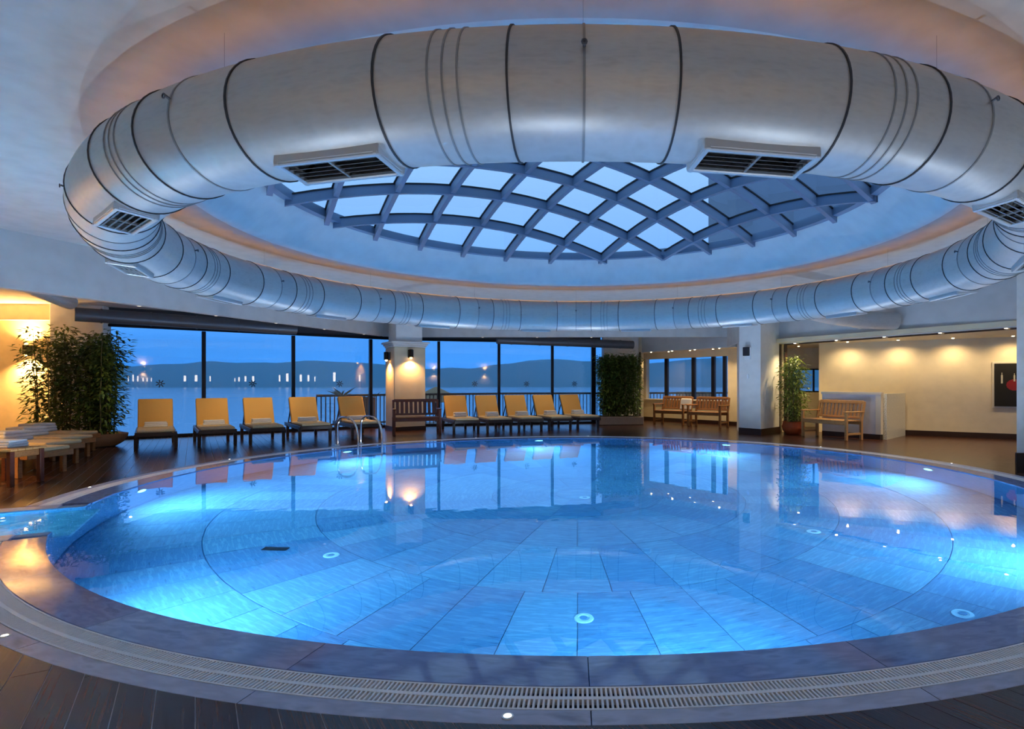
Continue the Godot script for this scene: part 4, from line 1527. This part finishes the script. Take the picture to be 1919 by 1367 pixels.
func downlight(at: Vector3, label: String, group: String, energy: float, lean := Vector3.DOWN, angle := 62.0, dim := false) -> void:
	var o := thing("downlight", label, "lamp", at, 0, group)
	var st := begin()
	lathe(st, Vector3.ZERO, [Vector2(0.042, 0.0), Vector2(0.040, -0.008), Vector2(0.030, -0.008), Vector2(0.028, -0.002)], 20)
	obj("ring", st, M.lamp_rim, o)
	st = begin()
	lathe(st, Vector3.ZERO, [Vector2(0.029, -0.003), Vector2(0.026, -0.012), Vector2(0.0, -0.016)], 16)
	obj("lens", st, M.shaded_lamp_glow if dim else M.downlight_glow, o)
	spot(o, Vector3(0, -0.03, 0), lean, Color(1.0, 0.87, 0.64), energy, angle, 0.03, 0.8)


func build_lamps() -> void:
	var t := deg_to_rad(TURN)
	var n := Vector3(sin(t), 0, cos(t))
	var x := Vector3(cos(t), 0, -sin(t))
	var c := Vector3(-4.75, 0, -16.25)
	sconce("dark wall lamp on the front face of the square column", c + n * 0.427 + Vector3(0, 2.08, 0), TURN, SCONCE_ENERGY)
	sconce("wall lamp on the left face of the square column", c - x * 0.427 + Vector3(0, 2.02, 0), TURN - 90.0, SCONCE_ENERGY * 1.3)
	sconce("wall lamp on the cream wall left of the bamboo", Vector3(-12.0, 2.0, -12.90), 3, SCONCE_ENERGY * 5.5, SCONCE_ENERGY * 3.5)
	sconce("wall lamp on the cream wall at the picture's left edge", Vector3(-13.6, 2.0, -12.82), 3, SCONCE_ENERGY * 5.5, SCONCE_ENERGY * 3.5)
	sconce("wall lamp on the cream pier beside the flat loungers", Vector3(-9.595, 2.1, -6.5), 90, SCONCE_ENERGY * 12.0, SCONCE_ENERGY)
	for k in 5:
		sconce("%s of five wall lamps behind the viewer, counted from the left" % ["first", "second", "third", "fourth", "fifth"][k], Vector3(-9.5 + 3.6 * k, 2.1, 4.49), 180, HALL_ENERGY * 0.6, HALL_ENERGY, HALL_LIGHT)
	for k in 3:
		sconce("%s of three wall lamps on the left wall, counted from behind the viewer" % ["first", "second", "third"][k], Vector3(-14.99, 2.1, 1.5 - 4.5 * k), 90, HALL_ENERGY * 0.6, HALL_ENERGY, HALL_LIGHT)
	# under the beams, over the loungers
	for k in 5:
		var p: Vector2 = v2(-7.42, -10.05).lerp(v2(-5.62, -15.7), k / 4.0) + Vector2(-0.08, -0.02)
		var aim: Vector3 = [Vector3(-8.95, 0.7, -12.5), Vector3(-8.15, 0.7, -13.1), Vector3(-7.45, 0.7, -13.7), Vector3(-6.7, 0.7, -14.3), Vector3(-5.8, 0.7, -14.95)][k]
		downlight(Vector3(p.x, 2.599, p.y), "%s small lamp under the left-hand beam, counted from the left" % ["first", "second", "third", "fourth", "fifth"][k], "lamps under the lounger beams", BEAM_ENERGY, aim - Vector3(p.x, 2.57, p.y), 30.0, true)
	for k in 3:
		var p := v2(-2.7 + 1.55 * k, -16.76)
		downlight(Vector3(p.x, 2.599, p.y), "%s small lamp under the back beam, counted from the column" % ["first", "second", "third"][k], "lamps under the lounger beams", BEAM_ENERGY * 0.6, Vector3(-0.25, -1, -0.05), 55.0, true)
	# side room: a row under the beam and a row on the ceiling
	var d := (R_OPEN[2] - R_OPEN[1]).normalized()
	var nn := Vector2(-d.y, d.x)
	var words := ["first", "second", "third", "fourth", "fifth", "sixth"]
	for k in 6:
		var p: Vector2 = R_OPEN[1] + d * (0.45 + 1.18 * k) + Vector2(d.y, -d.x) * 0.05
		downlight(Vector3(p.x, 2.309, p.y), "%s small lamp under the side room's beam, counted from the white pillar" % words[k], "lamps under the beam", SPOT_ENERGY * 1.4)
	var wd := (v2(12.9, -11.43) - v2(6.39, -15.57)).normalized()
	var wn := Vector2(-wd.y, wd.x)
	for k in 5:
		var p: Vector2 = v2(6.39, -15.57) + wd * (0.75 + 1.12 * k) + wn * 0.40
		downlight(Vector3(p.x, 2.329, p.y), "%s ceiling lamp washing the long cream wall, counted from the niche" % words[k], "lamps along the cream wall", SPOT_ENERGY * 0.8, Vector3.DOWN, 80.0)
	downlight(Vector3(6.2, 2.329, -16.5), "ceiling lamp in the niche above the potted tree", "lamps along the cream wall", SPOT_ENERGY)
	var ld := (v2(4.45, -16.55) - v2(2.03, -19.5)).normalized()
	for k in 4:
		var p: Vector2 = v2(2.03, -19.5) + ld * (0.5 + 0.9 * k) + Vector2(ld.y, -ld.x) * 0.07
		downlight(Vector3(p.x, 2.308, p.y), "%s small lamp under the lounge beam, counted from the hedge" % words[k], "lamps in the lounge", SPOT_ENERGY * 0.7)
		p += Vector2(ld.y, -ld.x) * 0.62 + ld * 0.2
		downlight(Vector3(p.x, 2.338, p.y), "%s lamp on the lounge ceiling, counted from the hedge" % words[k], "lamps in the lounge", SPOT_ENERGY * 0.7)


func build_side_room() -> void:
	# low white wall with a panel and trim
	var a := v2(6.06, -14.45)
	var b := v2(6.90, -13.32)
	var lw := thing("low_wall", "chest-high white partition behind the pale teak bench", "partition")
	obj("panel", slab(a, b, 0.12, 1.02, -0.09), M.white_board, lw)
	obj("cap", slab(a + (a - b).normalized() * 0.02, b + (b - a).normalized() * 0.03, 1.02, 1.075, -0.11), M.frame_white, lw)
	obj("end_post", slab(b - (b - a).normalized() * 0.10, b + (b - a).normalized() * 0.02, 0.12, 1.02, -0.105), M.frame_white, lw)
	obj("skirting", slab(a, b, 0.0, 0.12, -0.10), M.dark_skirting, lw)
	# tiled return with steps
	var e := v2(7.98, -14.48)
	var mo := thing("tiled_steps", "white mosaic tiled step block between the low wall and cream wall", "steps")
	var d := (e - b).normalized()
	obj("side_wall", slab(b + d * 0.05, e, 0.0, 1.04, -0.08), M.mosaic, mo)
	for k in 3:
		obj("step", slab(b + d * (0.08), b + d * (0.95 - 0.22 * k), 0.21 * k, 0.21 * (k + 1) - 0.002, 0.05 + 0.22 - 0.07 * k), M.mosaic, mo)
		obj("nosing", slab(b + d * (0.08), b + d * (0.96 - 0.22 * k), 0.21 * (k + 1) - 0.03, 0.21 * (k + 1), 0.065 + 0.22 - 0.07 * k), M.frame_white, mo)
	# painting
	var wd := (v2(12.9, -11.43) - v2(6.39, -15.57)).normalized()
	var p := v2(6.39, -15.57) + wd * 3.80
	var turn := rad_to_deg(atan2(-wd.y, wd.x))
	var pa := thing("painting", "black painting with a red bowl and pale bottles on the cream wall", "painting", Vector3(p.x, 1.24, p.y), turn)
	var st := begin()
	box(st, Vector3(0.5, 0, 0.012), Vector3(1.10, 1.06, 0.022), Basis(), 0.003)
	obj("mount", st, M.frame_white, pa)
	st = begin()
	box(st, Vector3(0.5, 0, 0.026), Vector3(1.02, 0.98, 0.016), Basis(), 0.003)
	obj("canvas", st, M.canvas_black, pa)
	st = begin()
	for k in 14:
		var an := TAU * k / 14
		tri(st, Vector3(0.36, -0.0, 0.0352), Vector3(0.36 + 0.15 * cos(an), 0.13 * sin(an), 0.0352), Vector3(0.36 + 0.15 * cos(an + TAU / 14), 0.13 * sin(an + TAU / 14), 0.0352), Vector3.BACK)
	obj("red_bowl", st, M.paint_red, pa)
	for q in [[0.13, 0.13, 0.035, 0.19], [0.36, 0.15, 0.03, 0.14]]:
		st = begin()
		box(st, Vector3(q[0], q[1], 0.0358), Vector3(q[2], q[3], 0.002), Basis(), 0.0005)
		box(st, Vector3(q[0], q[1] + q[3] * 0.62, 0.0358), Vector3(q[2] * 0.4, q[3] * 0.35, 0.002), Basis(), 0.0005)
		obj("pale_bottle", st, M.paint_pale, pa)
	# speaker and switch on the white pillar
	var f := v2(4.53, -14.55) - v2(4.14, -15.05)
	var fn := Vector2(-f.y, f.x).normalized()
	if fn.x > 0:
		fn = -fn
	var yaw := rad_to_deg(atan2(fn.x, fn.y))
	var sp := v2(4.14, -15.05) + f * 0.42
	var so := thing("wall_speaker", "small dark loudspeaker high on the white pillar", "speaker", Vector3(sp.x, 2.08, sp.y), yaw)
	st = begin()
	box(st, Vector3(0, 0, 0.07), Vector3(0.15, 0.22, 0.12), Basis(), 0.012)
	obj("cabinet", st, M.speaker_dark, so)
	st = begin()
	box(st, Vector3(0, -0.05, 0.02), Vector3(0.17, 0.30, 0.04), Basis(), 0.006)
	obj("bracket", st, M.fitting_white, so)
	st = begin()
	box(st, Vector3.ZERO, Vector3(0.055, 0.11, 0.014), Basis(), 0.004)
	var sw := obj("light_switch", st, M.fitting_white)
	sw.position = Vector3(sp.x + fn.x * 0.008, 1.46, sp.y + fn.y * 0.008)
	sw.rotation_degrees.y = yaw
	tag(sw, "little white switch plate on the white pillar below the speaker", "switch")


# ------------------------------------------------------------------ outside
func build_outside() -> void:
	var st := begin()
	quad(st, Vector3(-4200, -9, -22), Vector3(4200, -9, -22), Vector3(4200, -9, -7000), Vector3(-4200, -9, -7000), Vector3.UP)
	tag(obj("sea", st, M.sea), "calm blue sea beyond the windows", "sea", "", "structure")
	# hills on the far shore: (x, height) outlines given real depth
	var far_ridge := [[-4200, 170], [-3300, 150], [-2900, 130], [-2500, 150], [-2200, 175], [-1900, 165], [-1550, 178], [-1200, 160], [-900, 120], [-650, 125], [-400, 165], [-200, 190], [100, 180], [350, 150], [700, 190], [1100, 240], [1600, 230], [2300, 200], [3200, 170], [4200, 150]]
	for part in [["hill_range", far_ridge, -3100.0, 900.0, 0.80, M.hill, "distant blue mountain range across the bay"], ["hill_shore", [[-3600, 20], [-2500, 55], [-2100, 62], [-1700, 100], [-1350, 112], [-1000, 98], [-700, 84], [-450, 40], [-150, 30], [200, 26], [700, 60], [1400, 70], [2400, 40]], -2300.0, 500.0, 0.85, M.near_hill, "lower blue shore hills behind the waterfront lights"]]:
		var s2 := begin()
		var pr: Array = part[1]
		var n := (pr.size() - 1) * 4
		var pts := []
		for k in n + 1:
			var f := k / 4.0
			var i := mini(int(f), pr.size() - 2)
			var g := f - i
			var x := lerpf(pr[i][0], pr[i + 1][0], g)
			var h: float = lerpf(pr[i][1], pr[i + 1][1], smoothstep(0.0, 1.0, g)) * part[4] + 3.0 * sin(k * 1.7) + 2.0 * sin(k * 0.61)
			pts.append([x, h])
		for k in n:
			var a = pts[k]
			var b = pts[k + 1]
			var z0: float = part[2]
			var z1: float = part[2] - part[3] * 0.5
			var z2: float = part[2] - part[3]
			quad(s2, Vector3(a[0], -9.5, z0), Vector3(b[0], -9.5, z0), Vector3(b[0], b[1], z1), Vector3(a[0], a[1], z1), Vector3(0, 0.6, 0.8))
			quad(s2, Vector3(a[0], a[1], z1), Vector3(b[0], b[1], z1), Vector3(b[0], -9.5, z2), Vector3(a[0], -9.5, z2), Vector3(0, 0.6, -0.8))
		tag(obj(part[0], s2, part[5]), part[6], "hill", "", "structure")
	# lit houses on the waterfront: (pixel-like bearing as x/z, width, height of the lit front)
	var lights := [[-0.763, 3, 22], [-0.755, 5, 26], [-0.747, 5, 20], [-0.738, 4, 14], [-0.731, 4, 14], [-0.724, 3, 13], [-0.667, 8, 22], [-0.648, 9, 24], [-0.624, 4, 20], [-0.582, 3, 12], [-0.575, 5, 16], [-0.564, 6, 20], [-0.551, 7, 20], [-0.506, 5, 24], [-0.493, 8, 30], [-0.482, 7, 24], [-0.470, 7, 26], [-0.457, 6, 24], [-0.446, 3, 18], [-0.413, 8, 34], [-0.370, 5, 24], [-0.352, 5, 40]]
	var clusters := [[6, "beside the left-hand bamboo"], [3, "left of the second window post"], [4, "above the third raised lounger"], [6, "above the fourth raised lounger"], [3, "above the terrace planter"]]
	var nth := ["first", "second", "third", "fourth", "fifth", "sixth"]
	var cl := 0
	var seen_ := 0
	for k in lights.size():
		var e = lights[k]
		if seen_ == clusters[cl][0]:
			cl += 1
			seen_ = 0
		seen_ += 1
		var z := -2240.0
		var p := Vector3(e[0] * -z, -9.0, z)
		var o := thing("waterfront_house", "%s lit house from the left on the far shore, %s" % [nth[seen_ - 1], clusters[cl][1]], "building", p, 0, "lit houses on the far shore")
		st = begin()
		box(st, Vector3(0, 13 + e[2] * 0.5, -6), Vector3(e[1] * 1.1 + 1.6, 26 + e[2], 10), Basis(), 0.5)
		obj("walls", st, M.near_hill, o)
		st = begin()
		box(st, Vector3(0, 22 + e[2] * 0.5, -0.5), Vector3(e[1] * 1.1, e[2], 0.8), Basis(), 0.1)
		obj("lit_window", st, M.shore_lamp, o)
	# sea air over the bay
	var air := FogVolume.new()
	air.name = "sea_haze"
	air.shape = RenderingServer.FOG_VOLUME_SHAPE_BOX
	air.size = Vector3(9000, 170, 1500)
	air.position = Vector3(0, 76, -1440)
	var fm := FogMaterial.new()
	fm.density = HAZE
	fm.albedo = Color(0.45, 0.80, 1.0)
	air.material = fm
	add_child(air)
	tag(air, "thin blue haze over the bay beyond the windows", "haze", "", "stuff")
	# terrace
	st = begin()
	prism(st, PackedVector2Array([v2(-7.9, -16.2), v2(-5.2, -17.75), v2(0.9, -19.25), v2(6.5, -19.4), v2(14, -18.4), v2(14, -24), v2(-3.0, -23.5), v2(-8.2, -17.4)]), -0.35, -0.08)
	tag(obj("terrace", st, M.terrace_stone), "stone terrace outside the right-hand windows", "terrace", "", "structure")
	st = begin()
	var path := [Vector3(-7.6, 0, -17.15), Vector3(-5.6, 0, -19.3), Vector3(-2.5, 0, -21.6), Vector3(4.5, 0, -23.0), Vector3(9.0, 0, -23.3)]
	var bal := thing("balustrade", "dark railing with upright bars along the terrace", "railing")
	for k in path.size() - 1:
		st = begin()
		bar(st, path[k] + Vector3(0, 0.92, 0), path[k + 1] + Vector3(0, 0.92, 0), 0.07, 0.07)
		bar(st, path[k] + Vector3(0, 0.06, 0), path[k + 1] + Vector3(0, 0.06, 0), 0.05, 0.05)
		obj("rail", st, M.railing_paint, bal)
		var L: float = path[k].distance_to(path[k + 1])
		var n := int(L / 0.13)
		for j in n + 1:
			st = begin()
			var p: Vector3 = path[k].lerp(path[k + 1], float(j) / n)
			bar(st, p + Vector3(0, -0.1, 0), p + Vector3(0, 0.9, 0), 0.028, 0.028, 0.003)
			obj("baluster", st, M.railing_paint, bal)
	# dark slatted planter screen with two spiky plants
	var scr := thing("terrace_screen", "slatted wooden planter on the terrace by the railing", "planter", Vector3(-6.62, 0, -17.95), -47)
	for k in 15:
		st = begin()
		box(st, Vector3(-0.98 + 0.14 * k, 0.40, 0), Vector3(0.105, 0.96, 0.04), Basis(), 0.004)
		obj("slat", st, M.planter_wood, scr)
	st = begin()
	box(st, Vector3(-0.50, 0.40, -0.17), Vector3(0.98, 0.92, 0.28), Basis(), 0.01)
	obj("box", st, M.planter_wood, scr)
	for e in [["spiky palm in the slatted terrace planter", Vector3(-7.05, 0.86, -17.6), 0.45], ["low spiky plant beside the terrace railing", Vector3(-6.35, 0.86, -18.4), 0.22]]:
		var pl := thing("terrace_palm", e[0], "plant", e[1])
		for k in 14:
			st = begin()
			var an := TAU * k / 14.0
			var rise := 0.5 + 0.5 * fposmod(k * 0.37, 1.0)
			leaves(st, Vector3.ZERO, Vector3(cos(an), rise, sin(an)).normalized(), e[2] * (0.8 + 0.4 * fposmod(k * 0.61, 1.0)), 0.022)
			obj("frond", st, M.palm_leaf, pl)
	# thatched parasol
	var um := thing("thatched_parasol", "thatched parasol below the terrace right of the column", "parasol", Vector3(-6.6, -1.6, -27.5))
	st = begin()
	tube(st, [Vector3(0, -8, 0), Vector3(0, 2.2, 0)], 0.06, 8)
	obj("pole", st, M.planter_wood, um)
	st = begin()
	lathe(st, Vector3.ZERO, [Vector2(1.35, 2.05), Vector2(1.3, 2.1), Vector2(0.7, 2.42), Vector2(0.1, 2.72), Vector2(0.0, 2.75)], 24)
	obj("thatch", st, M.thatch, um)
	# roof by the lounge window and upper storey seen through the skylight
	st = begin()
	prism(st, PackedVector2Array([v2(4.9, -26.5), v2(6.1, -26.5), v2(6.1, -29), v2(4.9, -29)]), -2, 0.9)
	tag(obj("terrace_hut", st, M.hut_wall), "low hut outside the lounge window", "building")
	var tw := thing("upper_storey", "grey upper storey of the building seen through the skylight", "building", Vector3(6.9, 3.75, -15.6))
	st = begin()
	box(st, Vector3(0, 3.2, 0), Vector3(6.2, 6.4, 3.0), Basis(), 0.03)
	obj("block", st, M.render_grey, tw)
	st = begin()
	box(st, Vector3(0, 2.75, 1.52), Vector3(6.2, 0.22, 0.06), Basis(), 0.01)
	obj("band", st, M.plaster, tw)
	st = begin()
	box(st, Vector3(1.2, 1.5, 1.51), Vector3(1.4, 1.2, 0.04), Basis(), 0.01)
	obj("window_opening", st, M.mullion, tw)


func _ready() -> void:
	set_view()
	make_materials()
	build_floor()
	build_ceiling()
	build_walls()
	build_facade()
	build_skylight()
	build_pool()
	build_duct()
	build_small_ducts()
	build_rope_light()
	build_pool_lights()
	build_floor_lights()
	build_ladder()
	build_loungers()
	build_benches()
	build_plants()
	build_side_room()
	build_lamps()
	build_outside()
